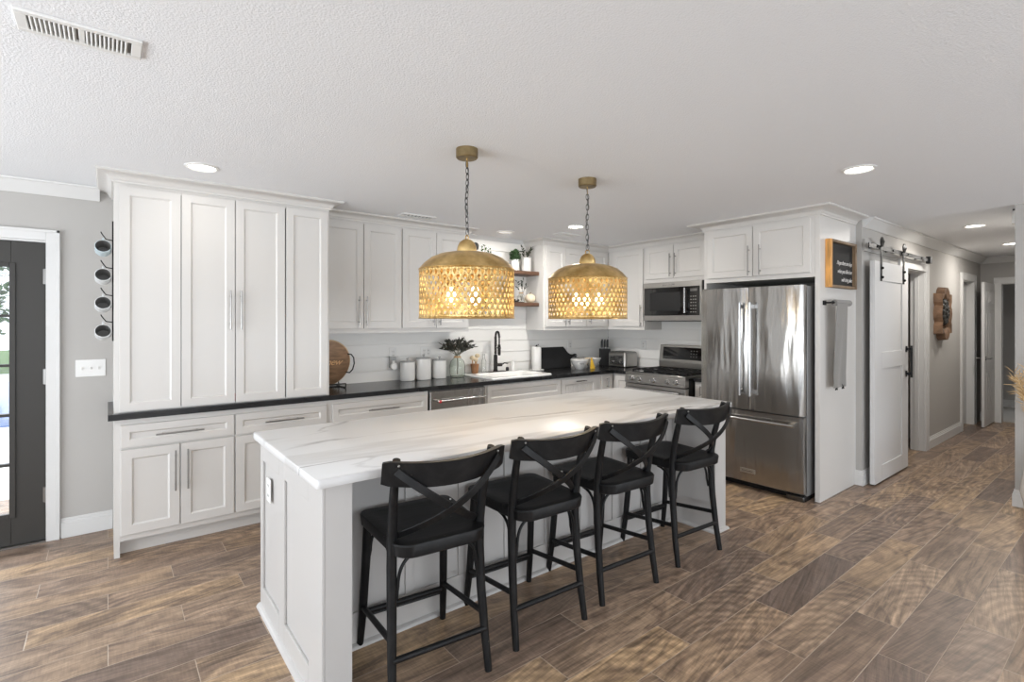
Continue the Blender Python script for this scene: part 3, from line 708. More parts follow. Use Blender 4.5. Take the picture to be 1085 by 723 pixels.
def base(name, label, x0, x1, fronts, **k):
    return cabinet(name, label, (x0, YF, 0), 0, x1 - x0, DB, 0, .876, [(f[0], f[1] - x0, f[2] - x0) + tuple(f[3:5]) + (((f[5][0][0] - x0, f[5][0][1]),) + tuple(f[5][1:]) if f[5] else None,) + tuple(f[6:]) for f in fronts], toe=.10, **k)
base('base_cabinet', 'white base cabinet with one drawer over two doors, beside the charcoal door', X0, .7075,
     [('drawer', .064, .701, .694, .836, ((.38, .762), .27, False)), ('door', .064, .377, .140, .680, ((.352, .51), .265, True)), ('door', .384, .701, .140, .680, ((.422, .51), .265, True))], foot_left=True)
base('base_cabinet', 'white base cabinet with drawer over doors behind the island end', .7075, 1.375,
     [('drawer', .712, 1.349, .694, .836, ((1.035, .762), .27, False)), ('door', .712, 1.028, .140, .680, ((1.0, .51), .265, True)), ('door', 1.034, 1.349, .140, .680, ((1.06, .51), .265, True))])
base('base_cabinet', 'white base cabinet with wide drawer under the round wooden tray', 1.375, 2.255,
     [('drawer', 1.398, 2.243, .694, .836, ((1.82, .762), .27, False)), ('door', 1.398, 1.818, .140, .680, ((1.79, .51), .265, True)), ('door', 1.824, 2.243, .140, .680, ((1.85, .51), .265, True))])
base('sink_cabinet', 'white sink base cabinet with one wide false drawer front', 2.875, 3.887,
     [('drawer', 2.900, 3.883, .694, .862, None), ('door', 2.900, 3.388, .140, .680, ((3.36, .51), .265, True)), ('door', 3.394, 3.883, .140, .680, ((3.42, .51), .265, True))])
base('base_cabinet', 'white pull-out base cabinet with beaded panel right of the sink', 3.887, 4.50,
     [('beaded', 3.896, 4.456, .140, .852, ((4.18, .822), .16, False))])
base('base_cabinet', 'narrow white corner base cabinet door beside the range corner', 4.50, 4.76,
     [('door', 4.535, 4.728, .140, .852, ((4.63, .77), .12, True), .045)])
# along the range wall (faces -X): local x runs towards -Y
XF = 4.76
cabinet('base_cabinet', 'narrow white base cabinet immediately left of the gas range', (XF, 4.075, 0), -PI / 2, .325, XR - XF, 0, .876,
        [('door', .045, .300, .140, .852, None, .05)], toe=.10)
cabinet('base_cabinet', 'narrow white base cabinet between gas range and refrigerator', (XF - .03, 2.965, 0), -PI / 2, .17, XR - XF, 0, .876,
        [('drawer', .020, .155, .700, .852, ((.0875, .79), .10, True), .03), ('door', .020, .155, .140, .690, ((.03, .60), .14, True), .03)], toe=.10)

# black countertop (L-shape with sink cut-out)
SX0, SX1, SY0, SY1 = 3.03, 3.74, 4.13, 4.55
mb = MB(); a, b = .876, .914; YE = 4.035; YW = YB - .018
mb.box(0, 1.376, YE, YB, a, b)
mb.box(1.376, SX0, YE, YW, a, b)
mb.box(SX0, SX1, YE, SY0, a, b); mb.box(SX0, SX1, SY1, YW, a, b); mb.box(SX1, 4.73, YE, YW, a, b); mb.box(4.73, XR - .018, 3.748, YW, a, b)
tag(mb.build('countertop', 'black_top', smooth=False), 'long black L-shaped countertop along the kitchen walls', 'countertop')
tag(MB().box(4.70, XR - .018, 2.795, 2.965, .876, .914).build('countertop', 'black_top', bevel=.002), 'short black countertop piece between range and refrigerator', 'countertop')

# dishwasher
t = thing('dishwasher', 'stainless steel dishwasher under the black counter', 'dishwasher', (2.262, YF, 0))
w = .605
mb = MB(); mb.box(0, w, 0, .58, .10, .870); mb.box(.01, w - .01, .06, .56, 0, .10); mb.build('body', 'steel_dark', t, smooth=False)
MB().box(.003, w - .003, -.03, -.001, .12, .862).build('door', 'steel', t, bevel=.003)
mb = MB(); mb.tube([(.05, -.075, .775), (w - .03, -.075, .775)], .010, 14)
for x in (.075, w - .055): mb.tube([(x, -.03, .775), (x, -.075, .775)], .009)
mb.build('handle', 'chrome', t)
MB().lathe([(.013, 0), (.013, -.006)], (.075, -.083, .775), axis='y', n=20).build('medallion', 'red', t)
MB().lathe([(.009, 0), (.009, -.004)], (w - .05, -.03, .835), axis='y', n=16).build('indicator', 'chrome', t)

# sink
t = thing('sink', 'white drop-in kitchen sink set in the black counter', 'sink', (0, 0, 0))
mb = MB(); ox0, ox1, oy0, oy1 = 2.985, 3.785, 4.085, 4.655
loops = [rrect(ox0, ox1, oy0, oy1, .03, .9145), rrect(ox0, ox1, oy0, oy1, .03, .924), rrect(ox0 + .008, ox1 - .008, oy0 + .008, oy1 - .008, .03, .932),
         rrect(SX0 + .02, SX1 - .02, SY0 + .015, SY1 - .02, .05, .932), rrect(SX0 + .03, SX1 - .03, SY0 + .025, SY1 - .03, .05, .92), rrect(SX0 + .05, SX1 - .05, SY0 + .045, SY1 - .05, .05, .76),
         rrect(SX0 + .09, SX1 - .09, SY0 + .085, SY1 - .09, .04, .748)]
mb.loft(loops, False, True)
mb.loft([rrect(SX0 + .01, SX1 - .01, SY0 + .01, SY1 - .01, .05, .9145), rrect(SX0 + .03, SX1 - .03, SY0 + .03, SY1 - .03, .05, .74)], False, True)
mb.build('basin', 'sink', t)
MB().lathe([(.04, 0), (.04, .004), (.02, .004)], (3.385, 4.34, .748)).build('drain', 'chrome', t)

# faucet
t = thing('faucet', 'black spring neck pull-down faucet behind the sink', 'faucet', (3.395, 4.60, .932), math.radians(-20))
MB().lathe([(.032, 0), (.032, .006), (.026, .012), (.022, .03), (.022, .17), (.019, .19), (.015, .19)], n=24).build('body', 'bronze', t)
MB().box(-.12, .13, -.03, .03, 0, .006).build('deck_plate', 'bronze', t, bevel=.002).rotation_euler = (0, 0, math.radians(20))
pts = [(0, 0, .18), (0, 0, .30), (0, 0, .38)] + [(0, -.07 + .07 * math.cos(a), .38 + .07 * math.sin(a)) for a in [PI * i / 10 for i in range(1, 11)]] + [(0, -.14, .34), (0, -.14, .30)]
MB().tube(pts, .0085, 12).build('neck', 'bronze', t)
mb = MB()
for i in range(26):
    z = .20 + i * .0075; mb.torus((0, 0, z), .014, .003, n=14, m=6)
for i in range(1, 22):
    a = PI * i / 22; mb.torus((0, -.07 + .07 * math.cos(a), .38 + .07 * math.sin(a)), .012, .003, n=12, m=6)
mb.build('spring', 'bronze', t)
MB().lathe([(.013, 0), (.017, .02), (.017, .10), (.012, .12)], (0, -.14, .19), n=20).build('spray_head', 'bronze', t)
mb = MB(); mb.tube([(0, 0, .27), (0, -.14, .27)], .006); mb.torus((0, -.14, .27), .020, .004, n=16, m=6); mb.build('docking_arm', 'bronze', t)
mb = MB(); mb.tube([(.02, 0, .075), (.075, 0, .075)], .017, 16); mb.tube([(.07, 0, .075), (.10, -.01, .095), (.14, -.02, .09)], [.007, .006, .005]); mb.build('handle', 'bronze', t)

# ================================================================== UPPER CABINETS
YU = 4.38; DU = YB - YU - .0185; ZUB, ZUT = 1.39, 2.40
def upper(name, label, x0, x1, doors, z0=ZUB):
    fr = []
    for a, b, hx in doors: fr.append(('door', a - x0, b - x0, z0 + .042, 2.355, ((hx - x0, z0 + .195), .26, True) if hx else None))
    return cabinet(name, label, (x0, YU, 0), 0, x1 - x0, DU, z0, ZUT, fr)
upper('upper_cabinet', 'white two door upper cabinet next to the tall cabinet', 1.376, 2.141, [(1.40, 1.771, 1.726), (1.777, 2.135, 1.796)])
upper('upper_cabinet', 'white two door upper cabinet behind the left pendant', 2.141, 2.890, [(2.150, 2.505, 2.469), (2.511, 2.872, 2.536)])
upper('upper_cabinet', 'white two door upper cabinet right of the open shelves', 3.905, 4.600, [(3.935, 4.248, 4.226), (4.254, 4.592, 4.290)])
upper('upper_cabinet', 'white single door upper cabinet in the back corner', 4.600, 5.018, [(4.610, 4.985, 4.652)])
struct(sweep([(1.376, YU), (2.890, YU), (2.890, YW)], crown_profile(ZC, .066, .08)).build('trim_7', 'cab', ang=30))
XU = 5.02
struct(sweep([(3.905, YW), (3.905, YU), (XU, YU), (XU, 2.784)], crown_profile(ZC, .066, .08)).build('trim_8', 'cab', ang=30))
cabinet('upper_cabinet', 'white single door upper cabinet left of the microwave', (XU, 4.378, 0), -PI / 2, .560, XR - XU - .0185, ZUB, ZUT,
        [('door', .095, .552, ZUB + .042, 2.355, ((.53, 1.56), .26, True))])
cabinet('upper_cabinet', 'short white two door upper cabinet above the microwave', (XU, 3.816, 0), -PI / 2, 1.016, XR - XU - .0185, 1.94, ZUT,
        [('door', .022, .405, 1.985, 2.355, ((.375, 2.13), .26, True)), ('door', .411, .80, 1.985, 2.355, ((.441, 2.13), .26, True))])
# fridge surround: upper cabinet + end panel
FXF = 4.60
t = cabinet('refrigerator_cabinet', 'white two door cabinet with crown above the refrigerator', (FXF, 2.783, 0), -PI / 2, 1.003, XR - FXF - .02, 1.865, ZUT,
        [('door', .045, .486, 1.905, 2.355, ((.484 - .025, 2.045), .27, True)), ('door', .492, .975, 1.905, 2.355, ((.56, 2.045), .27, True))])
mb = MB(); mb.box(0, .022, 0, XR - FXF - .02, 0, 1.865); o = mb.build('side_panel', 'cab', t, smooth=False)
sweep([(0, .40), (0, 0), (1.043, 0), (1.043, .77)], crown_profile(ZC, .066, .115)).build('crown_molding', 'cab', t, ang=30)
t = thing('end_panel', 'tall white end panel closing the refrigerator side', 'panel', (0, 0, 0))
MB().box(FXF, 5.382, 1.742, 1.7795, 0, 2.40).build('board', 'cab', t, bevel=.0015)
MB().box(5.375, 5.399, 1.738, 1.742, 0, 2.375).build('corner_bead', 'trimw', t, smooth=False)

# ================================================================== APPLIANCES
# refrigerator (faces -X)
t = thing('refrigerator', 'stainless french door refrigerator with bottom freezer drawer', 'refrigerator', (4.46, 2.735, 0), -PI / 2)
w = .925
mb = MB(); mb.box(.003, w - .003, .072, .80, .045, 1.790); mb.build('body', 'fridge_side', t, bevel=.004)
mb = MB(); mb.box(.02, w - .02, .10, .7, 0, .05); mb.box(w - .16, w - .01, .05, .16, 0, .052); mb.box(.01, .12, .05, .16, 0, .052); mb.build('base_grille', 'black_plastic', t, bevel=.003)
MB().box(w - .155, w - .012, .035, .10, .0, .042).build('foot_cover', 'steel_dark', t, bevel=.006)
def bowed(x0, x1, z0, z1, y=-.0, yb=.068, bow=.010, n=12):
    mb = MB(); loops = []
    front = []; 
    for i in range(n + 1):
        u = i / n; x = x0 + (x1 - x0) * u; e = min(u, 1 - u)
        yy = y - bow * (1 - (2 * u - 1) ** 2) + (.008 * max(0, 1 - e * n * 1.0)) ; front.append((x, yy))
    poly = front + [(x1, yb), (x0, yb)]
    return mb.prism(poly, z0, z1, 'z')
for x0, x1, hx in ((.003, w / 2 - .003, w / 2 - .045), (w / 2 + .003, w - .003, w / 2 + .045)):
    d = bowed(x0, x1, .712, 1.795).build('door', 'steel', t, ang=25)
    mb = MB(); mb.tube([(hx, -.068, .84), (hx, -.068, 1.66)], .0125, 16)
    for zz in (.875, 1.625): mb.box(hx - .011, hx + .011, -.066, -.004, zz - .016, zz + .016)
    mb.build('handle', 'chrome', d)
d = bowed(.003, w - .003, .075, .700).build('freezer_drawer', 'steel', t, ang=25)
mb = MB(); mb.tube([(.05, -.070, .635), (w - .05, -.070, .635)], .0125, 16)
for xx in (.085, w - .085): mb.box(xx - .016, xx + .016, -.068, -.002, .624, .646)
mb.build('handle', 'chrome', d)
b = MB().box(.395, .53, -.0145, -.008, .152, .190).build('badge', 'badge', d, bevel=.001)
text('lettering', 'KitchenAid', .021, 'black_plastic', b, (.4625, -.0150, .164), (PI / 2, 0, 0), align='CENTER', ext=.0004)
mb = MB()
for xx in (.03, w - .10): mb.box(xx, xx + .07, .0, .14, 1.776, 1.800)
mb.build('hinge_cover', 'steel_dark', t, bevel=.004)

# microwave
t = thing('microwave', 'stainless over the range microwave with black window', 'microwave', (4.96, 3.79, 0), -PI / 2)
w = .76
MB().box(0, w, .03, .40, 1.497, 1.935).build('body', 'black_plastic', t, bevel=.003)
mb = MB(); mb.box(0, w, -.0, .03, 1.875, 1.935); mb.box(0, w, 0, .03, 1.50, 1.56); mb.box(0, .022, 0, .03, 1.56, 1.875); mb.box(w - .026, w, 0, .03, 1.56, 1.875); mb.build('frame', 'steel_flat', t, bevel=.002)
d = MB().box(.022, w * .80, -.006, .028, 1.56, 1.875).build('door', 'black_glass', t, bevel=.002)
MB().box(.10, w * .66, -.0075, -.006, 1.61, 1.82).build('window', 'black_plastic', d, bevel=.001)
mb = MB(); mb.tube([(w * .765, -.045, 1.585), (w * .765, -.045, 1.86)], .012, 14)
for zz in (1.60, 1.845): mb.tube([(w * .765, -.006, zz), (w * .765, -.045, zz)], .009)
mb.build('handle', 'chrome', d)
c = MB().box(w * .80, w - .026, -.006, .028, 1.56, 1.875).build('control_panel', 'black_glass', t, bevel=.002)
for i in range(6):
    for j in range(3): repeat('button', MB().box(0, .016, -.0072, -.006, 0, .010), 'nickel', c, (w * .80 + .02 + j * .028, 0, 1.59 + i * .034))
MB().box(w * .80 + .02, w - .05, -.0072, -.006, 1.82, 1.85).build('display', 'steel_dark', c, smooth=False)
MB().box(w * .36, w * .56, -.002, .0, 1.897, 1.915).build('badge', 'chrome', t, smooth=False)
mb = MB(); mb.box(.02, w - .02, .05, .38, 1.490, 1.497); mb.build('vent_grille', 'steel_dark', t, smooth=False)

# range
t = thing('gas_range', 'stainless gas range with black grates and five knobs', 'range', (4.60, 3.742, 0), -PI / 2)
w = .762
mb = MB(); mb.box(0, w, .04, .74, .09, .905); mb.box(.02, w - .02, .10, .70, 0, .09); mb.build('body', 'black_plastic', t, bevel=.003)
mb = MB(); mb.prism([(-.02, .905), (-.02, .928), (.60, .928), (.60, .905)], .0, w, 'x'); mb.build('cooktop', 'steel_flat', t, bevel=.003)
MB().box(.03, w - .03, .05, .60, .928, .932).build('burner_pan', 'black_glass', t, smooth=False)
mb = MB(); mb.prism([(-.02, .905), (-.035, .815), (.04, .815), (.04, .905)], 0, w, 'x'); o = mb.build('control_panel', 'steel_flat', t, bevel=.002)
for i, x in enumerate((.10, .20, .38, .56, .66)):
    k = MB().lathe([(.026, .0), (.026, -.006), (.020, -.010), (.019, -.034), (.016, -.038)], (x, -.028, .862), n=24, axis='y').build('knob', 'chrome', t)
    MB().box(x - .002, x + .002, -.068, -.062, .850, .880).build('pointer', 'steel_dark', k, smooth=False)
d = MB().box(0, w, -.02, .04, .20, .806).build('oven_door', 'steel_flat', t, bevel=.004)
MB().box(.09, w - .09, -.022, -.02, .34, .66).build('window', 'black_glass', d, smooth=False)
mb = MB(); mb.tube([(.04, -.075, .755), (w - .04, -.075, .755)], .013, 16)
for x in (.07, w - .07): mb.box(x - .014, x + .014, -.073, -.02, .745, .765)
mb.build('handle', 'chrome', d)
MB().box(0, w, -.018, .04, .095, .192).build('warming_drawer', 'steel_flat', t, bevel=.004)
for gi in range(3):
    mb = MB(); gx0 = .035 + gi * .233; gx1 = gx0 + .228
    zt = .958
    for x in (gx0, gx1 - .012): mb.box(x, x + .012, .06, .58, zt - .010, zt)
    for y in (.06, .19, .315, .44, .568): mb.box(gx0, gx1, y, y + .012, zt - .010, zt)
    mb.box((gx0 + gx1) / 2 - .006, (gx0 + gx1) / 2 + .006, .06, .58, zt - .010, zt)
    for x in (gx0, gx1 - .014):
        for y in (.062, .566): mb.box(x, x + .014, y, y + .014, .932, zt - .010)
    mb.build('grate', 'iron', t, bevel=.002)
for bx, by in ((.15, .18), (.15, .45), (.38, .31), (.61, .18), (.61, .45)):
    MB().lathe([(.045, 0), (.045, .008), (.03, .012), (.03, .018), (.005, .018)], (bx, by, .932), n=24).build('burner', 'iron', t)
mb = MB(); mb.box(0, w, .60, .74, .905, 1.02); mb.prism([(.60, 1.02), (.63, 1.215), (.74, 1.215), (.74, 1.02)], 0, w, 'x'); bgd = mb.build('backguard', 'steel_flat', t, bevel=.004)
mb = MB(); mb.prism([(.6005, 1.050), (.6225, 1.19), (.640, 1.19), (.619, 1.050)], .05, w - .06, 'x'); o = mb.build('display', 'black_glass', bgd); 
for i in range(7):
    for j in range(3):
        if i == 3: continue
        z = 1.085 + j * .032; y = .5985 + (z - 1.050) * .157
        repeat('button', MB().box(0, .012, 0, .003, 0, .008), 'nickel', o, (.42 + i * .035, y, z))

# ================================================================== ISLAND
IX0, IX1, IY0, IY1, IK = .63, 3.50, 1.95, 2.935, 2.30
t = thing('kitchen_island', 'white paneled kitchen island with stone top and open knee space', 'island', (0, 0, 0))
mb = MB(); mb.box(IX0 + .012, IX1 - .012, IK, IY1 - .0, 0, .88)
mb.box(IX0 + .012, IX0 + .116, IY0, IK, 0, .88); mb.box(IX1 - .14, IX1, IY0, IK, 0, .88)
mb.build('body', 'island', t, smooth=False)
# left end frame: stiles/rails proud of the recessed panel, in the plane x = IX0
mb = MB(); xa, xb = IX0, IX0 + .012
mb.box(xa, xb, IY0, 2.115, .0, .88); mb.box(xa, xb, 2.475, 2.565, .0, .88); mb.box(xa, xb, 2.885, IY1, .0, .88)
for y0, y1 in ((2.115, 2.475), (2.565, 2.885)): mb.box(xa, xb, y0, y1, .0, .115); mb.box(xa, xb, y0, y1, .775, .88)
mb.build('end_frame', 'island', t, bevel=.0025)
mb = MB(); mb.box(xb, xb + .104, IY0 - .001, IY0, 0, .88)
# battens on the knee wall
mb = MB()
for i in range(9):
    x = .86 + i * .305
    if x < IX1 - .16: mb.box(x - .022, x + .022, IK - .010, IK, .16, .88)
mb.box(IX0 + .116, IX1 - .14, IK - .010, IK, .0, .16); mb.build('batten', 'island', t, bevel=.002)
mb = MB(); prf = [(0, 0), (.020, 0), (.019, .008), (.012, .017), (0, .022)]
mb = sweep([(IX1, IY1), (IX0, IY1), (IX0, IY0), (IX0 + .116, IY0), (IX0 + .116, IK - .010), (IX1 - .14, IK - .010), (IX1 - .14, IY0), (IX1, IY0), (IX1, IY1)], [(-a * 1, b) for a, b in prf])
mb = sweep([(IX0, IY1), (IX0, IY0), (IX0 + .116, IY0), (IX0 + .116, IK - .010), (IX1 - .14, IK - .010), (IX1 - .14, IY0), (IX1, IY0), (IX1, IY1)], prf)
mb.build('shoe_molding', 'island', t)
ok = MB().box(IX0 - .005, IX0, 2.710, 2.785, .60, .715).build('outlet', 'white_plastic', t, bevel=.002)
mb = MB()
for zc in (.632, .682):
    for dy in (-.009, .009): mb.box(IX0 - .0056, IX0 - .005, 2.7475 + dy - .0015, 2.7475 + dy + .0015, zc - .006, zc + .006)
mb.build('socket_slot', 'black_plastic', ok, smooth=False)
mb = MB(); x0, x1, y0, y1 = .598, 3.530, 1.912, 2.960
mb.loft([rrect(x0 + .002, x1 - .002, y0 + .002, y1 - .002, .018, .8805, 6), rrect(x0, x1, y0, y1, .02, .884, 6), rrect(x0, x1, y0, y1, .02, .911, 6), rrect(x0 + .003, x1 - .003, y0 + .003, y1 - .003, .018, .9145, 6)])
tag(mb.build('island_countertop', 'marble', ang=50), 'white grey-veined stone countertop on the kitchen island', 'countertop')

# ================================================================== STOOLS
def make_stool():
    t = thing('bar_stool', 'black wooden cross-back counter stool', 'stool')
    # seat outline, saddle top
    def seat_loop(z, ins, dish=0):
        out = []
        pts = []
        xf, xb, yf, yb, r = .222 - ins, .205 - ins, .215 - ins, -.265 + ins, .045
        # rounded trapezoid
        for cx, cy, a0 in ((xf - r, yf - r, 0), (-(xf - r), yf - r, PI / 2), (-(xb - .075), yb + .075, PI), (xb - .075, yb + .075, 1.5 * PI)):
            rr = r if cy > 0 else .075
            for i in range(7):
                a = a0 + PI / 2 * i / 6; out.append((cx + rr * math.cos(a), cy + rr * math.sin(a), z))
        return out
    zt = .632
    mb = MB()
    loops = [seat_loop(.575, .012), seat_loop(.582, .004), seat_loop(zt - .008, 0), seat_loop(zt - .002, .003), seat_loop(zt, .010), seat_loop(zt - .004, .05), seat_loop(zt - .010, .12)]
    mb.loft(loops)
    mb.build('seat', 'stool', t)
    # front legs
    for s in (-1, 1):
        MB().tube([(s * .188, .178, .58), (s * .192, .185, .42), (s * .200, .205, .18), (s * .208, .228, 0)], [.019, .020, .0185, .015], 14).build('leg', 'stool', t)
    # rear sabre legs running up to the back rail
    for s in (-1, 1):
        pts = [(s * .212, -.232, 0), (s * .207, -.208, .15), (s * .200, -.186, .35), (s * .197, -.176, .52), (s * .197, -.180, .64), (s * .200, -.200, .76), (s * .204, -.232, .88), (s * .207, -.262, .970)]
        P = []
        for i in range(len(pts) - 1):
            for k in range(3):
                u = k / 3; P.append(tuple(pts[i][c] * (1 - u) + pts[i + 1][c] * u for c in range(3)))
        P.append(pts[-1])
        n = len(P); rr = [.0155 + .005 * math.sin(PI * min(1, i / n * 1.15)) for i in range(n)]
        MB().tube(P, rr, 14).build('leg', 'stool', t)
    # curved top rail on the rear of the legs
    def bow(x): return -.322 + .075 * (abs(x) / .262) ** 2
    mb = MB(); loops = []
    N = 22
    for i in range(N + 1):
        x = -.262 + .524 * i / N; y = bow(x); dydx = 2 * .075 * x / .262 ** 2; nn = Vector((-dydx, 1, 0)).normalized() * .011
        lift = .012 * (abs(x) / .262) ** 2; e = .006 * (1 if i in (0, N) else 0)
        z0, z1 = 0.868 + lift + e - .006 * math.sin(PI * i / N), 0.964 + lift - e
        lean = -.018
        loops.append([(x - nn.x, y - nn.y - 0, z0), (x + nn.x, y + nn.y, z0), (x + nn.x, y + nn.y + lean, z1 - .002), (x + nn.x * .4, y + nn.y * .4 + lean, z1), (x - nn.x, y - nn.y + lean, z1 - .003)])
    mb.loft(loops); mb.build('back_rail', 'stool', t, ang=50)
    # crossing straps
    for s in (-1, 1):
        pts = []; off = -.016 if s < 0 else -.026
        for i in range(15):
            u = i / 14; x = s * (.222 - .410 * u); z = .938 - .298 * u ** .92
            yb = bow(x) - .033 + (u * .150 if u < 1 else .150) + .028 * math.sin(PI * u) * -1 + off * math.sin(PI * u)
            pts.append((x, yb, z))
        pts.append((-s * .208, -.130, .622))
        MB().strip(pts, (0, 1, .12), .030, .008).build('cross_strap', 'stool', t, bevel=.002)
        mb = MB(); mb.sphere((s * .214, pts[0][1] - .006, .958), .005, 8, 6); mb.build('screw', 'nickel', t)
    MB().sphere((0, bow(0) + .020, .795), .005, 8, 6).build('screw', 'nickel', t)
    # stretchers
    MB().tube([(-.205, -.213, .175), (.205, -.213, .175)], [.0125, .0125], 12).build('stretcher', 'stool', t)
    mb = MB(); mb.tube([(-.198, .205, .165), (.198, .205, .165)], .0125, 12); mb.tube([(-.198, .214, .140), (.198, .214, .140)], .006, 8); mb.build('stretcher', 'stool', t)
    for s in (-1, 1):
        MB().tube([(s * .202, -.205, .240), (s * .200, .203, .190)], .0125, 12).build('stretcher', 'stool', t)
    # bent braces under the seat
    def arc(p0, p1, corner, nrm):
        pts = []
        for i in range(13):
            u = i / 12; q = Vector(p0).lerp(Vector(corner), u).lerp(Vector(corner).lerp(Vector(p1), u), u)
            pts.append(tuple(q))
        return pts
    for s in (-1, 1):
        MB().tube([(s * .182, -.190, .40)] + arc((s * .176, -.190, .45), (s * .08, -.190, .570), (s * .174, -.190, .565), 0), .007, 8).build('brace', 'stool', t)
        MB().tube([(s * .182, .188, .40)] + arc((s * .172, .184, .45), (s * .08, .176, .570), (s * .172, .180, .565), 0), .007, 8).build('brace', 'stool', t)
        MB().tube([(s * .196, -.158, .40)] + arc((s * .190, -.150, .45), (s * .182, -.05, .570), (s * .188, -.150, .565), 0), .007, 8).build('brace', 'stool', t)
    return t
st = make_stool()
spots = [(1.095, 2.040, -6, 'black cross-back stool nearest the left end of the island'),
         (1.683, 2.040, -3, 'black cross-back stool second from the island left end'),
         (2.272, 2.040, -4, 'black cross-back stool third from the island left end'),
         (2.953, 2.040, -4, 'black cross-back stool nearest the refrigerator')]
for i, (x, y, a, lab) in enumerate(spots):
    o = st if i == 0 else dup(st, (x, y, 0), math.radians(a), lab)
    o.location = (x, y, 0); o.rotation_euler = (0, 0, math.radians(a)); o['label'] = lab; o['group'] = 'stools along the kitchen island'

# ================================================================== PENDANTS
def shade_mesh():
    """perforated drum: diamond lattice of dimpled cells, a tear-drop hole in each"""
    R = .259; H_ = .262; N = 46; rows = 8; hh = H_ / (rows + 1); ww = 2 * PI / N
    mb = MB(); A, B = R * ww / 2, hh; n = 24; full = [2 * PI * i / n for i in range(n)]
    for rI in range(rows):
        zc = hh * (rI + 1)
        for k in range(N):
            tc = (k + (.5 if rI % 2 else 0)) * ww
            vs = []
            for a in full:
                c, s_ = math.cos(a), math.sin(a); sc = 1 / (abs(c) / A + abs(s_) / B); th = tc + c * sc / R
                vs.append((R * math.cos(th), R * math.sin(th), zc + s_ * sc))
            for a in full:
                c, s_ = math.cos(a), math.sin(a)
                r = .0088 if s_ >= 0 else .0088 * (1 - .20 * abs(math.sin(2 * a))) + .0060 * max(0, -s_) ** 4
                th = tc + c * r / R; q = R - .0018
                vs.append((q * math.cos(th), q * math.sin(th), zc + s_ * r + .003))
            mb.add(vs, [(i, (i + 1) % n, n + (i + 1) % n, n + i) for i in range(n)])
    for top in (False, True):
        z1, z0 = (H_, H_ - hh) if top else (0, hh); off = .5 if (top and (rows - 1) % 2) else 0
        for k in range(N):
            t0 = (k + off) * ww; P = []
            for (t, z) in ((t0, z1), (t0 + ww / 2, z1), (t0 + ww, z1), (t0 + ww / 2, z0)): P.append((R * math.cos(t), R * math.sin(t), z))
            mb.add(P, [(0, 1, 3), (1, 2, 3)])
    return mb
def make_pendant():
    t = thing('pendant_light', '', 'pendant light')
    MB().lathe([(.060, 0), (.060, -.046), (.055, -.052), (.006, -.052)], (0, 0, 0), n=32).build('canopy', 'old_brass', t)
    MB().tube([(0, 0, -.052), (0, 0, -.10)], .004, 8).build('stem', 'gold', t)
    z = -.085; link = None; i = 0
    while z > -.475:
        if link is None:
            link = MB().torus((0, 0, 0), .0095, .0021, axis='y', n=18, m=6, sx=2.1).build('chain_link', 'steel_dark', t)
            o = link
        else:
            o = link.copy(); COL.objects.link(o)
        o.parent = t; o.location = (.003 * math.sin(i * .7), 0, z); o.rotation_euler = (0, .06 * math.sin(i), (i % 2) * PI / 2 + .3); z -= .0335; i += 1
    cord = [(.008 * math.sin(k * .9), .006 * math.cos(k * 1.3), -.06 - k * .044) for k in range(10)]
    MB().tube(cord, .0026, 8).build('cord', 'steel_dark', t)
    MB().torus((0, 0, -.485), .014, .003, axis='x', n=18, m=8).build('ring', 'gold', t)
    zt = -.493     # knob top
    MB().lathe([(.004, zt), (.022, zt - .004), (.040, zt - .018), (.051, zt - .040), (.055, zt - .062), (.055, zt - .076)], n=36, cap1=False).build('knob', 'gold', t)
    zd = zt - .074
    prof = [(.05, zd), (.10, zd - .004), (.15, zd - .014), (.195, zd - .034), (.228, zd - .060), (.250, zd - .085), (.256, zd - .093), (.261, zd - .096)]
    o = MB().lathe(prof, n=64, cap0=True, cap1=False).build('dome', 'gold', t)
    sm = o.modifiers.new('solid', 'SOLIDIFY'); sm.thickness = .002
    zs = zd - .096 - .262
    o = shade_mesh().build('shade', 'gold', t, ang=60, loc=(0, 0, zs))
    sm = o.modifiers.new('solid', 'SOLIDIFY'); sm.thickness = .0015
    mb = MB(); mb.torus((0, 0, zs), .2585, .0035, n=64, m=8); mb.torus((0, 0, zs + .262), .2595, .003, n=64, m=8); mb.build('rim', 'gold', t)
    for k in range(3):
        a = 2 * PI * k / 3 + .5; bx, by = .085 * math.cos(a), .085 * math.sin(a)
        MB().tube([(0, 0, zd - .02), (bx * .6, by * .6, zd - .05), (bx, by, zd - .08), (bx, by, zd - .19)], [.006, .006, .012, .016], 10).build('socket', 'gold', t)
        MB().lathe([(.012, 0), (.018, -.02), (.029, -.05), (.030, -.07), (.020, -.09), (.003, -.097)], (bx, by, zd - .19), n=18).build('bulb', 'bulb', t)
    return t
pd = make_pendant()
pd.location = (1.544, 2.356, ZC); pd['label'] = 'perforated brass dome pendant over the left half of the island'; pd['group'] = 'pendants over the island'
dup(pd, (2.500, 2.362, ZC), .35, 'perforated brass dome pendant over the right half of the island', 'pendants over the island')
for x, y in ((1.544, 2.356), (2.500, 2.362)):
    for k in range(3):
        a = 2 * PI * k / 3 + .5 + (.35 if x > 2 else 0)
        l = bpy.data.lights.new('bulb_light', 'POINT'); l.energy = PENDANT_LAMP; l.color = (1, .87, .66); l.shadow_soft_size = .028
        o = bpy.data.objects.new('bulb_light', l); COL.objects.link(o); o.location = (x + .085 * math.cos(a), y + .085 * math.sin(a), ZC - .493 - .074 - .19 - .122)

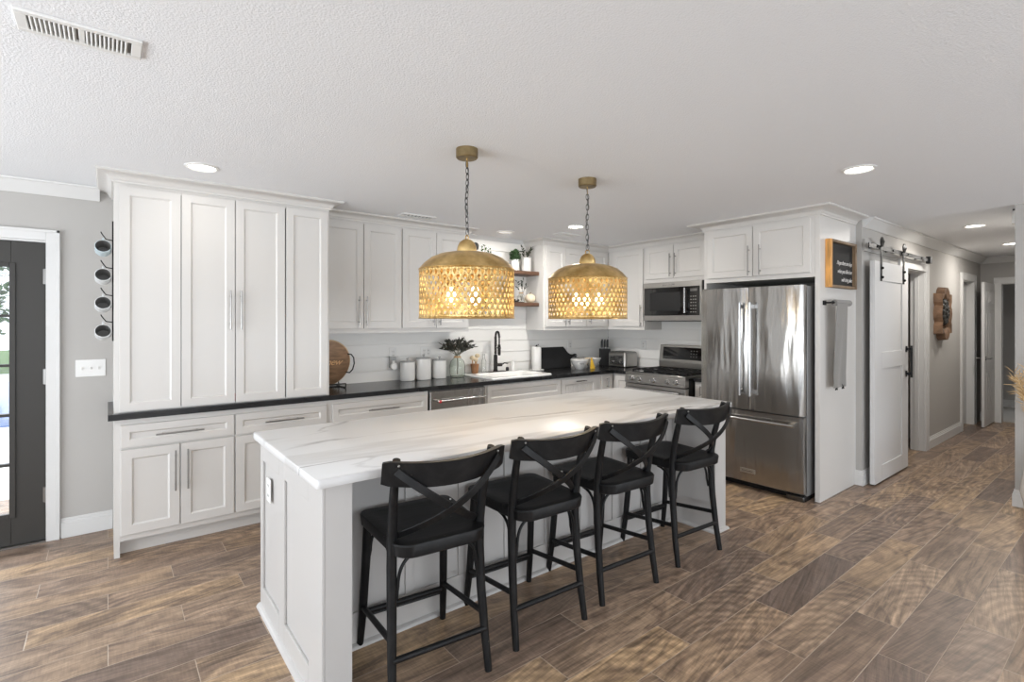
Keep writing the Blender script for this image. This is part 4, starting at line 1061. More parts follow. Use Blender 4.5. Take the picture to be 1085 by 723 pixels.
# ================================================================== RECESSED LIGHTS, VENTS
def can(label, x, y, on=True, power=CEILING_LAMP):
    t = thing('recessed_light', label, 'ceiling light', (x, y, ZC), 0, None)
    MB().lathe([(.092, 0), (.092, -.004), (.078, -.010), (.070, -.003)], n=40, cap0=False, cap1=False).build('trim_ring', 'white_plastic', t)
    MB().lathe([(.071, -.003), (.06, -.0045), (.002, -.005)], n=32, cap0=False).build('diffuser', 'led' if on else 'led_dim', t)
    l = bpy.data.lights.new('recessed_lamp', 'AREA'); l.shape = 'DISK'; l.size = .13; l.energy = power; l.color = (1, .96, .90)
    o = bpy.data.objects.new('recessed_lamp', l); COL.objects.link(o); o.location = (x, y, ZC - .012); 
    return t
can('round recessed light in the ceiling before the tall cabinet', .452, 3.632, True, 1.2)
can('large bright recessed light in the ceiling right of the pendants', 3.648, 1.161)
can('recessed light in the hallway ceiling, nearer one', 6.714, 1.141, True, 13)
can('recessed light in the hallway ceiling, farther one', 8.616, 1.132, True, 12)
can('bright recessed light in the ceiling before the upper corner cabinets', 3.659, 3.615, True, 16)
can('dim recessed light above the kitchen sink shelves', 3.30, 4.30, False, 3.5)
def grille(label, x0, x1, y0, y1, n, slatdir='y', dark=True):
    t = thing('air_vent', label, 'vent', ((x0 + x1) / 2, (y0 + y1) / 2, ZC))
    w, d = x1 - x0, y1 - y0; mb = MB(); m = .022
    mb.box(-w / 2, w / 2, -d / 2, -d / 2 + m, -.010, 0); mb.box(-w / 2, w / 2, d / 2 - m, d / 2, -.010, 0)
    mb.box(-w / 2, -w / 2 + m * 1.3, -d / 2 + m, d / 2 - m, -.010, 0); mb.box(w / 2 - m * 1.3, w / 2, -d / 2 + m, d / 2 - m, -.010, 0)
    if n > 12: mb.box(-.008, .008, -d / 2 + m, d / 2 - m, -.010, 0)
    mb.build('frame', 'white_plastic', t, bevel=.002)
    MB().box(-w / 2 + .02, w / 2 - .02, -d / 2 + m, d / 2 - m, -.0015, 0).build('duct', 'grout', t, smooth=False)
    s0 = None
    for i in range(n):
        x = -w / 2 + .035 + (w - .07) * (i + .5) / n
        if abs(x) < .012 and n > 12: continue
        if s0 is None:
            s0 = MB().box(-.0022, .0022, -d / 2 + m, d / 2 - m, -.011, .0).xf(Matrix.Rotation(.0, 4, 'Y')).build('louver', 'white_plastic', t, smooth=False); o = s0
        else: o = s0.copy(); COL.objects.link(o); o.parent = t
        o.location = (x, 0, -.001); o.rotation_euler = (0, .45, 0)
    return t
v = grille('long white ceiling register with louvers near the camera', -.225, .092, 2.118, 2.262, 22)
grille('small white ceiling vent above the upper cabinets', 2.02, 2.34, 4.07, 4.19, 7)
grille('small white ceiling vent before the back corner', 3.78, 4.06, 3.94, 4.08, 6)

# ================================================================== OPEN SHELVES AND THEIR THINGS
for zt, lab in ((2.062, 'upper dark wooden shelf beside the corner upper cabinets'), (1.705, 'lower dark wooden shelf beside the corner upper cabinets')):
    o = MB().box(2.895, 3.900, 4.44, YW, zt - .042, zt).build('floating_shelf', 'darkwood', bevel=.002); tag(o, lab, 'shelf', 'open shelves')
def boxwood(parent, c, r, m='leaf_green', n=420, L=.028, seed=1):
    rnd = random.Random(seed); mb = MB(); mb.sphere(c, r * .8, 14, 10)
    for i in range(n):
        d = Vector((rnd.gauss(0, 1), rnd.gauss(0, 1), rnd.gauss(0, 1))).normalized()
        p = Vector(c) + d * r * rnd.uniform(.72, .95); mb.leaf(p, d + Vector((rnd.gauss(0, .6), rnd.gauss(0, .6), rnd.gauss(0, .6))), (0, 0, 1), L, L * .6)
    return mb.build('foliage', m, parent, smooth=False)
def sprig(parent, base_, tips, m='leaf_dark', L=.035, w=.016, seed=1, per=12, name='foliage', stem_m='stem', r=.002, start=.3):
    rnd = random.Random(seed); mb = MB(); ms = MB()
    for tp in tips:
        b = Vector(base_); e = Vector(tp); mid = (b + e) / 2 + Vector((0, 0, (e - b).length * .12))
        pts = []
        for i in range(9):
            u = i / 8; pts.append(b.lerp(mid, u).lerp(mid.lerp(e, u), u))
        ms.tube(pts, r, 6)
        for k in range(per):
            u = start + (1 - start) * k / (per - 1); p = b.lerp(mid, u).lerp(mid.lerp(e, u), u); d = (e - b).normalized()
            a = rnd.uniform(0, 2 * PI); side = Vector((math.cos(a), math.sin(a), rnd.uniform(-.3, .6)))
            mb.leaf(p, d * .7 + side, (rnd.gauss(0, 1), rnd.gauss(0, 1), 1), L * rnd.uniform(.7, 1.15), w)
    ms.build('stem', stem_m, parent); return mb.build(name, m, parent, smooth=False)
def pot(t, r, h, m='ceramic', taper=1.0):
    return MB().lathe([(r * .90 * taper, 0), (r * .97 * taper, .004), (r, .012), (r, h - .003), (r - .002, h), (r - .007, h), (r - .007, h - .02), (.004, h - .02)], n=36).build('pot', m, t)
ZS1 = 2.062; ZS2 = 1.705
t = thing('potted_boxwood', 'small white pot with round green boxwood on the upper shelf', 'plant', (3.64, 4.555, ZS1)); pot(t, .046, .135); boxwood(t, (0, 0, .178), .062)
t = thing('potted_sprigs', 'taller white pot with dark leafy sprigs on the upper shelf', 'plant', (3.80, 4.555, ZS1)); pot(t, .058, .165)
sprig(t, (0, 0, .145), [(-.06, 0, .30), (-.04, .03, .24), (.03, -.03, .26), (.075, -.02, .29), (.06, .02, .23), (0, -.04, .23)], seed=4, L=.034, w=.02, per=10)
t = thing('potted_greenery', 'upper shelf plant peeking out behind the left pendant knob', 'plant', (3.22, 4.56, ZS1)); pot(t, .045, .12)
sprig(t, (0, 0, .11), [(-.05, 0, .24), (.05, -.02, .22), (.0, 0, .25), (.08, .02, .18)], seed=5, L=.035, w=.02, per=9, m='leaf_green')
t = thing('wooden_finial', 'dark round wooden ornament on the upper shelf behind the pendant', 'ornament', (3.09, 4.56, ZS1))
MB().lathe([(.04, 0), (.042, .01), (.014, .03), (.012, .17), (.02, .19)], n=24).build('stand', 'darkwood', t)
MB().sphere((0, 0, .235), .045).build('ball', 'carved_dark', t)
# lower shelf
t = thing('framed_card', 'small white framed card on the lower shelf', 'frame', (3.585, 4.60, ZS2), 0)
MB().box(-.075, .075, 0, .02, 0, .155).build('frame', 'white_plastic', t, bevel=.002)
MB().box(-.06, .06, -.001, 0, .015, .14).build('card', 'ceramic', t, smooth=False)
t = thing('beaded_garland', 'dark wooden bead garland lying on the lower shelf', 'garland', (3.56, 4.50, ZS2))
mb = MB()
for i in range(16):
    a = i / 16 * 2 * PI; mb.sphere((.075 * math.cos(a), .035 * math.sin(a), .012 + (.014 if i % 3 == 0 else 0)), .012, 10, 6)
mb.build('bead', 'carved_dark', t)
t = thing('bud_vase', 'small clear glass vase holding dark sprigs on the lower shelf', 'vase', (3.715, 4.54, ZS2))
MB().lathe([(.030, 0), (.040, .008), (.044, .05), (.036, .085), (.018, .105), (.018, .125), (.022, .13), (.0195, .13), (.0155, .124), (.0155, .106), (.034, .084), (.041, .05), (.037, .01), (.002, .006)], n=28).build('glass', 'glass', t)
sprig(t, (0, 0, .02), [(.03, 0, .26), (.05, -.02, .20), (-.04, .02, .24)], seed=8, L=.05, w=.018, per=6, start=.5)
MB().torus((0, 0, .112), .021, .005, n=20, m=8).build('twine', 'twine', t)
t = thing('white_pumpkin', 'cream coloured pumpkin on the lower shelf', 'pumpkin', (3.830, 4.52, ZS2 - .002))
mb = MB(); n = 48; loops = []
for i in range(1, 14):
    ph = PI * i / 14; l = []
    for k in range(n):
        a = 2 * PI * k / n; r = .062 * math.sin(ph) ** .8 * (1 - .07 * abs(math.cos(a * 5)) ** 3 * math.sin(ph)); l.append((r * math.cos(a), r * math.sin(a), .054 - .052 * math.cos(ph)))
    loops.append(l)
mb.loft(loops); mb.build('flesh', 'pumpkin', t); MB().tube([(0, 0, .095), (.004, 0, .115), (.012, 0, .125)], [.009, .006, .006], 8).build('stem', 'trunk', t)

# ================================================================== COUNTER THINGS
ZT = .9142
# round wooden tray on iron stand
t = thing('round_wooden_tray', 'round wooden tray with black handles leaning at the backsplash', 'tray', (1.50, 4.50, 0), 0)
tilt = Matrix.Translation((-.012, 0, 1.128)) @ Matrix.Rotation(math.radians(14), 4, 'X')
tray = MB().lathe([(0.196, 0), (.206, .004), (.206, .024), (.200, .028)], axis='y', n=72).xf(tilt @ Matrix.Rotation(PI, 4, 'Z') @ Matrix.Translation((0, -.014, 0))).build('board', 'traywood', t)
mb = MB(); mb.torus((0, 0, 0), .2075, .0075, axis='y', n=72, m=8); mb.xf(tilt).build('rim', 'traywood_light', t)
for s in (1, -1):
    pts = [(s * .180, -.016, .085), (s * .205, -.035, .085), (s * .228, -.040, .055), (s * .238, -.040, .0), (s * .228, -.040, -.055), (s * .205, -.035, -.085), (s * .180, -.016, -.085)]
    MB().tube(pts, .0055, 8).xf(tilt).build('handle', 'black_metal', t)
o = text('lettering', 'mew', .085, 'letter_gold', t, (.035, -.018, 1.125), (PI / 2 - math.radians(14) + .0, 0, 0), shear=.4, spacing=.9)
o.location = tuple(tilt @ Vector((-.030, -.017, -.012))); o.rotation_euler = (PI / 2 + math.radians(14), 0, 0)
mb = MB()
for sx in (-.12, .12):
    mb.tube([(sx, -.115, .9192), (sx, .10, .9192)], .005, 8); mb.tube([(sx, -.115, .9192), (sx, -.12, .955)], .005, 8)
    mb.tube([(sx, .045, .9192), (sx, .13, 1.10)], .005, 8)
mb.tube([(-.12, .02, .9192), (.12, .02, .9192)], .005, 8); mb.tube([(-.12, -.12, .955), (.12, -.12, .955)], .005, 8)
mb.build('stand', 'black_metal', t)

# outlets + plug-in
def outlet(name, label, x, z, w=.118, h=.118, y=YB - .018, gangs=2):
    t = thing(name, label, 'outlet', (x, y, z))
    MB().box(-w / 2, w / 2, -.006, 0, -h / 2, h / 2).build('plate', 'white_plastic', t, bevel=.002)
    for g in range(gangs):
        gx = (g - (gangs - 1) / 2) * .046
        k = MB().box(gx - .016, gx + .016, -.009, -.006, -.034, .034).build('receptacle', 'ceramic', t, bevel=.001)
        mb = MB()
        for zz in (-.018, .016):
            for dx in (-.006, .006): mb.box(gx + dx - .0014, gx + dx + .0014, -.0096, -.009, zz - .004, zz + .006)
        mb.build('slot', 'black_plastic', k, smooth=False)
    return t
outlet('wall_outlet', 'white wall outlet behind the round plug-in freshener', 2.20, 1.178, w=.075, gangs=1)
outlet('wall_outlet', 'white double wall outlet above the canisters', 2.565, 1.178)
outlet('wall_outlet', 'white wall outlet above the black cutting board handle', 4.63, 1.19, w=.075, gangs=1)
t = outlet('wall_outlet', 'white wall outlet on the range wall above the toaster', 0, 0, w=.075, gangs=1); t.location = (XR - .018, 4.09, 1.19); t.rotation_euler = (0, 0, -PI / 2)
t = thing('plug_in_freshener', 'round white plug-in air freshener hanging in the outlet', 'air freshener', (2.185, YB - .028, 1.06))
MB().box(-.034, .034, -.035, .0, -.02, .09).build('housing', 'clearplastic', t, bevel=.008, seg=3)
MB().lathe([(.030, .0), (.036, -.006), (.036, -.022), (.030, -.028), (.003, -.028)], (0, -.035, -.005), axis='y', n=32).build('dial', 'white_plastic', t)
MB().box(-.012, .012, -.045, -.034, .03, .05).build('cap', 'white_plastic', t, bevel=.002)

# canisters
def canister(label, x, y, r, h):
    t = thing('canister', label, 'canister', (x, y, ZT), 0, 'white canisters on the counter')
    MB().lathe([(r * .9, 0), (r * .97, .004), (r, .012), (r, h), (r * .97, h + .003), (r * .9, h + .003)], n=48).build('jar', 'ceramic', t)
    MB().lathe([(r * .94, h + .003), (r * .96, h + .006), (r * .93, h + .014), (r * .3, h + .020)], n=48).build('lid', 'clearplastic', t)
    MB().lathe([(.008, h + .018), (.008, h + .028), (.014, h + .036), (.012, h + .044), (.002, h + .046)], n=20).build('lid_knob', 'clearplastic', t)
canister('white ceramic canister at the left of three on the counter', 2.300, 4.565, .072, .178)
canister('tallest white ceramic canister in the middle of three', 2.475, 4.565, .076, .205)
canister('white ceramic canister at the right of three beside glass vase', 2.655, 4.565, .072, .178)

# glass vase with olive branches
t = thing('glass_vase', 'round green glass vase with dark olive branches on the counter', 'vase', (2.860, 4.545, ZT))
R = .082
pr = [(.060, 0), (.074, .006), (R, .04), (R, .12), (.070, .165), (.040, .195), (.026, .212), (.026, .232), (.031, .238)]
MB().lathe(pr + [(r - .004, z) for r, z in reversed(pr[1:])] + [(.002, .008)], n=40).build('glass', 'green_glass', t)
MB().tube([(0, 0, .03), (.004, 0, .12), (0, 0, .22)], .006, 6).build('stem_bundle', 'stem', t)
mb = MB(); mb.torus((0, 0, .214), .030, .005, n=24, m=8); mb.torus((0, 0, .205), .036, .005, n=24, m=8); mb.build('twine', 'twine', t)
rnd = random.Random(3); tips = []
for i in range(24):
    a = 2 * PI * i / 24; rr = rnd.uniform(.07, .225); tips.append((rr * math.cos(a), rr * math.sin(a) * .5 - .03, .40 + rnd.uniform(-.05, .04) - rr * .36))
sprig(t, (0, 0, .215), tips, 'leaf_olive', L=.062, w=.022, seed=11, per=11, start=.45, r=.0022)

# wooden crock with brushes
t = thing('brush_crock', 'small wooden pot of dish brushes on the sink edge', 'pot', (3.115, 4.600, .9323))
MB().lathe([(.030, 0), (.036, .004), (.047, .095), (.047, .10), (.041, .10), (.036, .02), (.002, .018)], n=28).build('pot', 'woodpot', t)
for i, (a, L) in enumerate(((-.20, .15), (.15, .17), (.02, .13))):
    ex = a * .18; k = MB().tube([(ex * .3, 0, .02), (ex, -.005, L)], .007, 8).build('brush_handle', 'beech', t)
    mb = MB(); mb.sphere((ex * 1.05, -.008, L + .018), .028, 16, 10, (1, 1, .85)); mb.build('bristles', 'brush', k)

# tall glass next to the brushes, soap dispenser, black scrubber, paper towel holder
t = thing('soap_bottle', 'white pump soap bottle at the right of the sink', 'bottle', (3.640, 4.600, .9323))
MB().lathe([(.024, 0), (.027, .004), (.027, .085), (.022, .096), (.009, .100), (.009, .108)], n=28).build('bottle', 'ceramic', t)
mb = MB(); mb.tube([(0, 0, .106), (0, 0, .122)], .004, 8); mb.tube([(0, 0, .122), (-.012, -.02, .120)], .005, 8); mb.build('pump', 'white_plastic', t)
t = thing('sink_stopper_knob', 'small black air gap cap on the sink deck', 'cap', (3.560, 4.600, .9323))
MB().lathe([(.018, 0), (.018, .030), (.014, .042), (.002, .044)], n=24).build('cap', 'black_plastic', t)
t = thing('glass_bottle', 'clear glass bottle behind the wooden brush pot', 'bottle', (3.245, 4.615, .9323))
pr = [(.022, 0), (.027, .005), (.027, .12), (.012, .16), (.011, .20), (.014, .205)]
MB().lathe(pr + [(r - .003, z) for r, z in reversed(pr[1:])] + [(.002, .006)], n=24).build('glass', 'glass', t)
t = thing('paper_towel_holder', 'white upright paper towel roll on square base', 'paper towel', (3.985, 4.585, ZT))
MB().box(-.065, .065, -.06, .06, 0, .012).build('base', 'white_plastic', t, bevel=.003)
MB().lathe([(.020, .0125), (.056, .0125), (.057, .02), (.057, .275), (.055, .280), (.020, .280)], n=32).build('paper_roll', 'ceramic', t)
mb = MB(); mb.tube([(0, 0, .012), (0, 0, .30)], .006, 8); mb.tube([(-.028, -.01, .285), (.0, -.012, .292), (.03, -.008, .305)], .004, 8); mb.build('rod', 'black_metal', t)

# black cutting board leaning on the backsplash
t = thing('cutting_board', 'large black cutting board with handle leaning on the shiplap', 'cutting board', (4.10, 4.618, ZT))
poly = [(0, .006), (.006, 0), (.47, 0), (.47, .02), (.455, .10)]
poly = [(0, .0), (.49, .0), (.50, .012), (.50, .075), (.505, .10), (.53, .118), (.575, .124), (.60, .118), (.618, .128), (.622, .148), (.610, .164), (.585, .166), (.54, .158), (.50, .166), (.46, .19), (.425, .235), (.395, .262), (.0, .262)]
mb = MB(); mb.prism(poly, 0, .018, 'y'); mb.xf(Matrix.Translation((0, 0, .001)) @ Matrix.Rotation(math.radians(-9), 4, 'X'))
mb.build('board', 'slate', t, bevel=.003)
MB().lathe([(.010, -.001), (.010, -.003)], (.600, 0, .145), axis='y', n=18).xf(Matrix.Rotation(math.radians(-9), 4, 'X')).build('hanging_ring', 'chrome', t)

def bowl(label, x, y, r, h):
    t = thing('mixing_bowl', label, 'bowl', (x, y, ZT), 0, 'white bowls on the counter')
    pr = [(r * .42, 0), (r * .45, .006), (r * .70, h * .30), (r * .88, h * .62), (r * .97, h * .86), (r * 1.03, h * .88), (r * 1.04, h)]
    inn = [(r * .98, h), (r * .93, h * .86), (r * .84, h * .62), (r * .65, h * .32), (r * .3, .016), (.002, .014)]
    MB().lathe(pr + inn, n=48).build('bowl', 'ceramic', t)
    return t
t = bowl('white mixing bowl at the left of two with small script', 4.490, 4.370, .108, .118)
# faint script on the bowl
mb = MB(); pts = []
for i in range(40):
    u = i / 39; a = -2.35 + u * .55; z = .070 + .008 * math.sin(u * 38); r = .0985; pts.append((r * math.cos(a), r * math.sin(a), z))
mb.tube(pts, .0012, 5).build('script', 'steel_dark', t)
bowl('white mixing bowl at the right of two beside knife block', 4.80, 4.455, .108, .118)
t = thing('yellow_ribbon', 'yellow ribbon bow hanging between the two white bowls', 'ribbon', (4.655, 4.345, ZT))
mb = MB()
mb.strip([(-.07, .02, .124), (-.03, .0, .128), (.0, -.01, .125), (.03, .0, .128), (.05, .02, .126)], (0, 0, 1), .022, .003)
mb.strip([(0, -.01, .128), (.004, -.028, .09), (.0, -.034, .045), (-.008, -.036, .002)], [(0, 1, 0)] * 4, .024, .003)
mb.loft([[(-.010, -.014, .115), (.012, -.014, .115), (.012, -.020, .115), (-.010, -.020, .115)], [(-.030, -.02, .001), (.030, -.02, .001), (.030, -.05, .001), (-.030, -.05, .001)]])
mb.build('bow', 'yellow', t)
t = thing('knife_block', 'black knife block with dark handled knives in the corner', 'knife block', (5.17, 4.57, ZT), math.radians(-38))
mb = MB(); mb.box(-.065, .065, -.06, .06, 0, .215); mb.build('block', 'slate', t, bevel=.004)
for i in range(3):
    for j in range(2):
        x = -.038 + i * .036; y = -.02 + j * .04; h = .125 - j * .02
        k = MB().box(x - .010, x + .010, y - .008, y + .008, .235, .215 + h).build('knife_handle', 'black_plastic', t, bevel=.004)
        MB().box(x - .009, x + .009, y - .002, y + .002, .2151, .235).build('bolster', 'steel_dark', k, smooth=False)
t = thing('toaster', 'stainless four slot toaster at the counter corner', 'toaster', (5.045, 4.410, ZT), -PI / 2)
w, d, h = .285, .255, .195
mb = MB(); mb.loft([rrect(0, w, 0, d, .03, .012, 6), rrect(0, w, 0, d, .035, h - .025, 6), rrect(.006, w - .006, .006, d - .006, .035, h - .008, 6), rrect(.022, w - .022, .022, d - .022, .03, h, 6)]); mb.build('body', 'steel_flat', t, ang=60)
MB().box(.01, w - .01, .01, d - .01, 0, .012).build('base', 'black_plastic', t, bevel=.003)
MB().box(.03, w - .03, -.003, 0, .03, h - .045).build('control_face', 'chrome', t, bevel=.001)
for sx in (.085, .20):
    k = MB().lathe([(.020, 0), (.020, -.012), (.016, -.016), (.001, -.016)], (sx, -.003, .06), axis='y', n=20).build('dial', 'steel_dark', t)
    MB().box(sx - .018, sx + .018, -.022, -.003, .118, .130).build('lever', 'black_plastic', t, bevel=.003)
for k in range(4):
    for sx in (.045, .142, .24): repeat('button', MB().box(-.008, .008, -.005, -.003, 0, .008), 'black_plastic', t, (sx, 0, .045 + k * .022))
for k in range(4): repeat('slot', MB().box(0, .023, .04, d - .04, -.002, .001), 'black_plastic', t, (.035 + k * .056, 0, h))

# ================================================================== MUG RACK on the tall cabinet side
MX = X0 - .004
t = thing('mug_rack', 'black wire mug rack on the tall cabinet side', 'rack', (MX, 4.30, 0))
mb = MB(); mb.box(-.004, .004, -.012, .012, 1.366, 2.157); mb.build('bar', 'black_metal', t)
for i, z in enumerate((1.985, 1.800, 1.620, 1.445)):
    MB().tube([(0, 0, z + .045), (-.035, -.01, z + .050), (-.055, -.02, z + .080), (-.062, -.02, z + .095)], .0035, 8).build('hook', 'black_metal', t)
mugl = ['pale blue mug hanging topmost on the black rack', 'white mug with dark inside second from the rack top', 'white mug with dark inside third from the rack top', 'white mug hanging lowest on the black rack']
for i, z in enumerate((1.975, 1.792, 1.612, 1.432)):
    t = thing('mug', mugl[i], 'mug', (MX - .050, 4.235, z - .012), 0, 'mugs on the black rack')
    A = Matrix.Rotation(math.radians(78), 4, 'X') @ Matrix.Rotation(0, 4, 'Z')
    outm = 'mugblue' if i == 0 else 'mugwhite'
    A2 = Matrix.Rotation(math.radians(70), 4, 'X')
    MB().lathe([(.030, -.045), (.036, -.041), (.043, -.02), (.043, .045), (.040, .046)], n=32, cap1=False).xf(A2).build('cup', outm, t)
    MB().lathe([(.040, .046), (.039, .043), (.039, -.018), (.032, -.036), (.002, -.038)], n=32, cap0=False).xf(A2).build('inside', 'mugdark', t)
    pts = [(0, .042 + .0, .030)] + [(0, .043 + .030 * math.sin(a), .004 + .026 * math.cos(a)) for a in [PI * k / 8 for k in range(1, 8)]] + [(0, .042, -.022)]
    MB().tube(pts, .0055, 8).xf(A2).build('handle', outm, t)

# switch plate
t = thing('light_switch', 'white three gang light switch plate beside the charcoal door', 'light switch', (-.095, YB, 1.165))
MB().box(-.083, .083, -.006, 0, -.060, .060).build('plate', 'white_plastic', t, bevel=.002)
for dx in (-.046, 0, .046):
    mb = MB(); mb.prism([(-.006, -.012), (-.006, .012), (-.018, .010), (-.014, 0)], dx - .005, dx + .005, 'x'); mb.build('toggle', 'white_plastic', t)

# ================================================================== SIGN, TOWEL, BARN DOOR, ART
YP = 1.742
t = thing('framed_sign', 'black framed sign with white script on the end panel', 'sign', (4.99, YP, 1.985))
hw, hh = .305, .200
sx0, sx1, sz0, sz1, dpt = -.285, .300, -.205, .200, .045
MB().box(sx0, sx0 + .035, -dpt, 0, sz0, sz1).build('frame_side', 'signwood', t, bevel=.002)['label'] = 'orange wood frame side'
mb = MB(); mb.box(sx1 - .035, sx1, -dpt, 0, sz0, sz1); mb.box(sx0 + .035, sx1 - .035, -dpt, 0, sz1 - .022, sz1); mb.box(sx0 + .035, sx1 - .035, -dpt, 0, sz0, sz0 + .022); mb.build('frame', 'signwood_dark', t, bevel=.002)
p = MB().box(sx0 + .035, sx1 - .035, -.018, -.001, sz0 + .022, sz1 - .022).build('panel', 'chalk', t, smooth=False)
for i, s in enumerate(('I hope there are days', 'when you fall in love', 'with being alive')):
    text('lettering', s, .052, 'letter', p, (.255, -.0185, -.000 - i * .072), (PI / 2, 0, 0), shear=.5, align='RIGHT', spacing=.80, bold=-.0006)

t = thing('towel_hook_rail', 'black towel rod mounted on the end panel', 'towel rack', (4.70, YP, 1.650))
mb = MB(); mb.box(-.045, .0, -.012, 0, -.020, .018); mb.tube([(-.022, 0, 0), (-.022, -.07, 0)], .007); mb.build('bracket', 'black_metal', t)
mb = MB(); mb.tube([(-.022, -.07, 0), (.36, -.07, 0)], .007); mb.sphere((-.022, -.07, 0), .012); mb.build('rod', 'black_metal', t)
t = thing('hand_towel', 'grey hand towel with small black clips hanging beside the refrigerator', 'towel', (4.70, YP, 1.650))
mb = MB(); mb.lathe([(.009, .0), (.024, .0), (.026, .006), (.026, .32), (.024, .33), (.009, .33)], (-.0, -.07, 0), axis='x', n=24); mb.build('roll', 'towel', t)
mb = MB(); loops = []
for i in range(24):
    u = i / 23; z = -.01 - .70 * u; l = []
    x0, x1 = .0 + .012 * u, .225 + .035 * u
    for k in range(11):
        q = k / 10; x = x0 + (x1 - x0) * q; y = -.0945 + .045 * min(1, u * 1.2) * .6 + .004 * math.sin(q * 9 + u * 3) * u; l.append((x, y, z))
    for k in range(10, -1, -1):
        q = k / 10; x = x0 + (x1 - x0) * q; y = -.0905 + .045 * min(1, u * 1.2) * .6 + .004 * math.sin(q * 9 + u * 3) * u; l.append((x, y, z))
    loops.append(l)
mb.loft(loops); mb.build('cloth', 'towel', t, ang=60)
for dx in (.06, .20):
    mb = MB(); mb.tube([(dx - .018, -.066, -.690), (dx + .018, -.066, -.725)], .005, 6); mb.tube([(dx + .018, -.066, -.690), (dx - .018, -.066, -.725)], .005, 6); mb.sphere((dx, -.066, -.708), .008, 8, 6); mb.build('tassel', 'black_metal', t)

# barn door
YD = 1.60
BX0, BX1 = 5.425, 6.400
t = thing('barn_door', 'white two panel sliding barn door hung on black rollers', 'barn door', (BX0, YD, 0))
w = BX1 - BX0; zb, ztp = .018, 2.045
MB().box(0, w, .010, .030, zb, ztp).build('backing_panel', 'doorwhite', t, smooth=False)
mb = MB(); sw = .19
for y0, y1 in ((0, .010), (.030, .040)):
    mb.box(0, sw, y0, y1, zb, ztp); mb.box(w - sw, w, y0, y1, zb, ztp)
    for a, b in ((zb, .165), (1.055, 1.21), (1.870, ztp)): mb.box(sw, w - sw, y0, y1, a, b)
mb.build('frame', 'doorwhite', t, bevel=.002)
for s in (.16, w - .16):
    mb = MB(); mb.box(s - .020, s + .020, -.007, -.001, 1.865, 2.235)
    k = mb.build('hanger_strap', 'black_metal', t, bevel=.001)
    MB().lathe([(.045, .004), (.045, -.004), (.030, -.008), (.006, -.020)], (s, -.010 + .0, 2.225), axis='y', n=32).build('roller', 'black_metal', k)
    mb = MB()
    for zz in (1.90, 1.985): mb.sphere((s, -.012, zz), .013, 12, 8)
    mb.build('bolt', 'black_metal', k)
hx = w - .065
mb = MB(); mb.box(hx - .014, hx + .014, -.052, -.038, .93, 1.25)
for zz in (.965, 1.215): mb.box(hx - .012, hx + .012, -.040, -.001, zz - .013, zz + .013); mb.box(hx - .024, hx + .024, -.006, -.001, zz - .03, zz + .03)
mb.build('handle', 'black_metal', t, bevel=.002)
t = thing('barn_door_rail', 'black flat steel rail above the sliding barn door', 'rail', (0, 0, 0))
MB().box(5.30, 7.20, 1.606, 1.614, 2.155, 2.195).build('track', 'black_metal', t)
mb = MB(); mb.box(7.16, 7.24, 1.590, 1.630, 2.135, 2.215); mb.build('end_stop', 'black_metal', t, bevel=.004)
for x in (5.50, 5.95, 6.42, 6.9):
    mb = MB(); mb.tube([(x, 1.614, 2.175), (x, YH - .018 if 6.42 < x < 7.4 else YH, 2.175)], .011, 12); mb.sphere((x, 1.604, 2.175), .009, 10, 6); mb.build('spacer', 'black_metal', t)
struct(MB().box(5.405, 7.30, YH - .02, YH, 2.135, 2.245).build('trim_9', 'wall', bevel=.002))

# carved wood wall art
t = thing('wall_carving', 'carved brown wood wall ornament with dark flower centre in hallway', 'wall art', (7.98, YH, 1.585))
def outline(sc=1.0):
    pts = []
    base_ = [(-.23, -.245), (-.12, -.245), (-.10, -.29), (-.04, -.325), (.04, -.325), (.10, -.29), (.12, -.245), (.23, -.245), (.23, -.14), (.20, -.10), (.235, -.05), (.245, 0), (.235, .05), (.20, .10), (.23, .14), (.23, .245),
             (.12, .245), (.10, .29), (.04, .325), (-.04, .325), (-.10, .29), (-.12, .245), (-.23, .245), (-.23, .14), (-.20, .10), (-.235, .05), (-.245, 0), (-.235, -.05), (-.20, -.10), (-.23, -.14)]
    return [(x * sc, z * sc) for x, z in base_]
o1 = outline(); inn = [(x * (.60 if abs(z) < .27 else .35), z * .66) for x, z in o1]
mb = MB(); n = len(o1)
vs = [(x, 0, z) for x, z in o1] + [(x * .97, -.085, z * .97) for x, z in o1] + [(x * 1.15, -.066, z * 1.1) for x, z in inn] + [(x, 0, z) for x, z in inn]
fs = []
for i in range(n):
    j = (i + 1) % n
    fs += [(i, j, n + j, n + i), (n + i, n + j, 2 * n + j, 2 * n + i), (2 * n + i, 2 * n + j, 3 * n + j, 3 * n + i)]
mb.add(vs, fs); mb.build('frame', 'carved', t, bevel=.006)
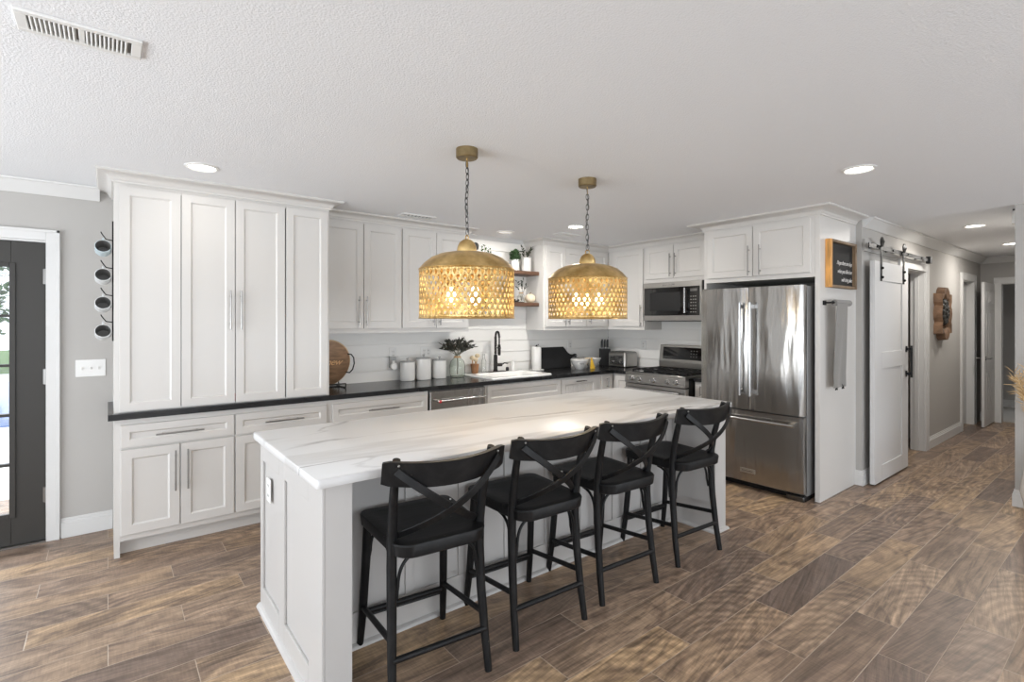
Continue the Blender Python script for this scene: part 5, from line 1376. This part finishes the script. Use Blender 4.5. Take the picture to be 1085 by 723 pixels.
mb = MB()
for s in (-1, 1):
    for q in (-1, 1):
        pts = [(s * .11 * (1 - u) + s * .02 * u + s * .03 * math.sin(u * 6), -.04, q * (.20 - .12 * u)) for u in [k / 8 for k in range(9)]]
        mb.tube(pts, .014, 8)
mb.build('scroll', 'carved', t)
mb = MB(); mb.sphere((0, -.045, .02), .125, 24, 16, (1, .35, 1.2))
for k in range(12):
    a = 2 * PI * k / 12; mb.sphere((.10 * math.cos(a), -.055, .02 + .125 * math.sin(a)), .036, 10, 8, (1, .8, 1))
for k in range(6):
    a = 2 * PI * k / 6 + .3; mb.sphere((.045 * math.cos(a), -.075, .02 + .05 * math.sin(a)), .026, 10, 8)
mb.build('flower', 'carved_dark', t)

# sensor box on the entry wall and pampas grass
t = thing('motion_sensor', 'small white sensor box high on the entry wall', 'sensor', (5.90, .735, 2.36))
MB().box(-.03, .03, .0, .035, -.06, .05).build('housing', 'hallfixture', t, bevel=.004)
MB().box(-.02, .02, .002, .03, .05, .066).build('bracket', 'black_plastic', t)
t = thing('pampas_vase', 'floor vase of dried pampas grass at the right picture edge', 'plant', (5.52, .52, 0))
MB().lathe([(.09, 0), (.12, .02), (.16, .20), (.13, .42), (.07, .52), (.08, .56), (.07, .555), (.06, .52), (.01, .48)], n=32).build('vase', 'ceramic', t)
rnd = random.Random(9); mb = MB(); ms = MB()
for i in range(14):
    a = 2 * PI * i / 14; tip = Vector((.17 * math.cos(a), .19 * math.sin(a), rnd.uniform(1.0, 1.28))); b = Vector((0, 0, .45))
    ms.tube([b, b.lerp(tip, .5) + Vector((0, 0, .05)), tip], .0022, 5)
    for k in range(60):
        u = rnd.uniform(.45, 1); p = b.lerp(tip, u) + Vector((0, 0, .02)); d = Vector((rnd.gauss(0, 1), rnd.gauss(0, 1), rnd.gauss(.2, .6))) + (tip - b).normalized()
        mb.leaf(p, d, (0, 0, 1), rnd.uniform(.05, .10), .005)
ms.build('stalk', 'pampas', t); mb.build('plume', 'pampas', t, smooth=False)
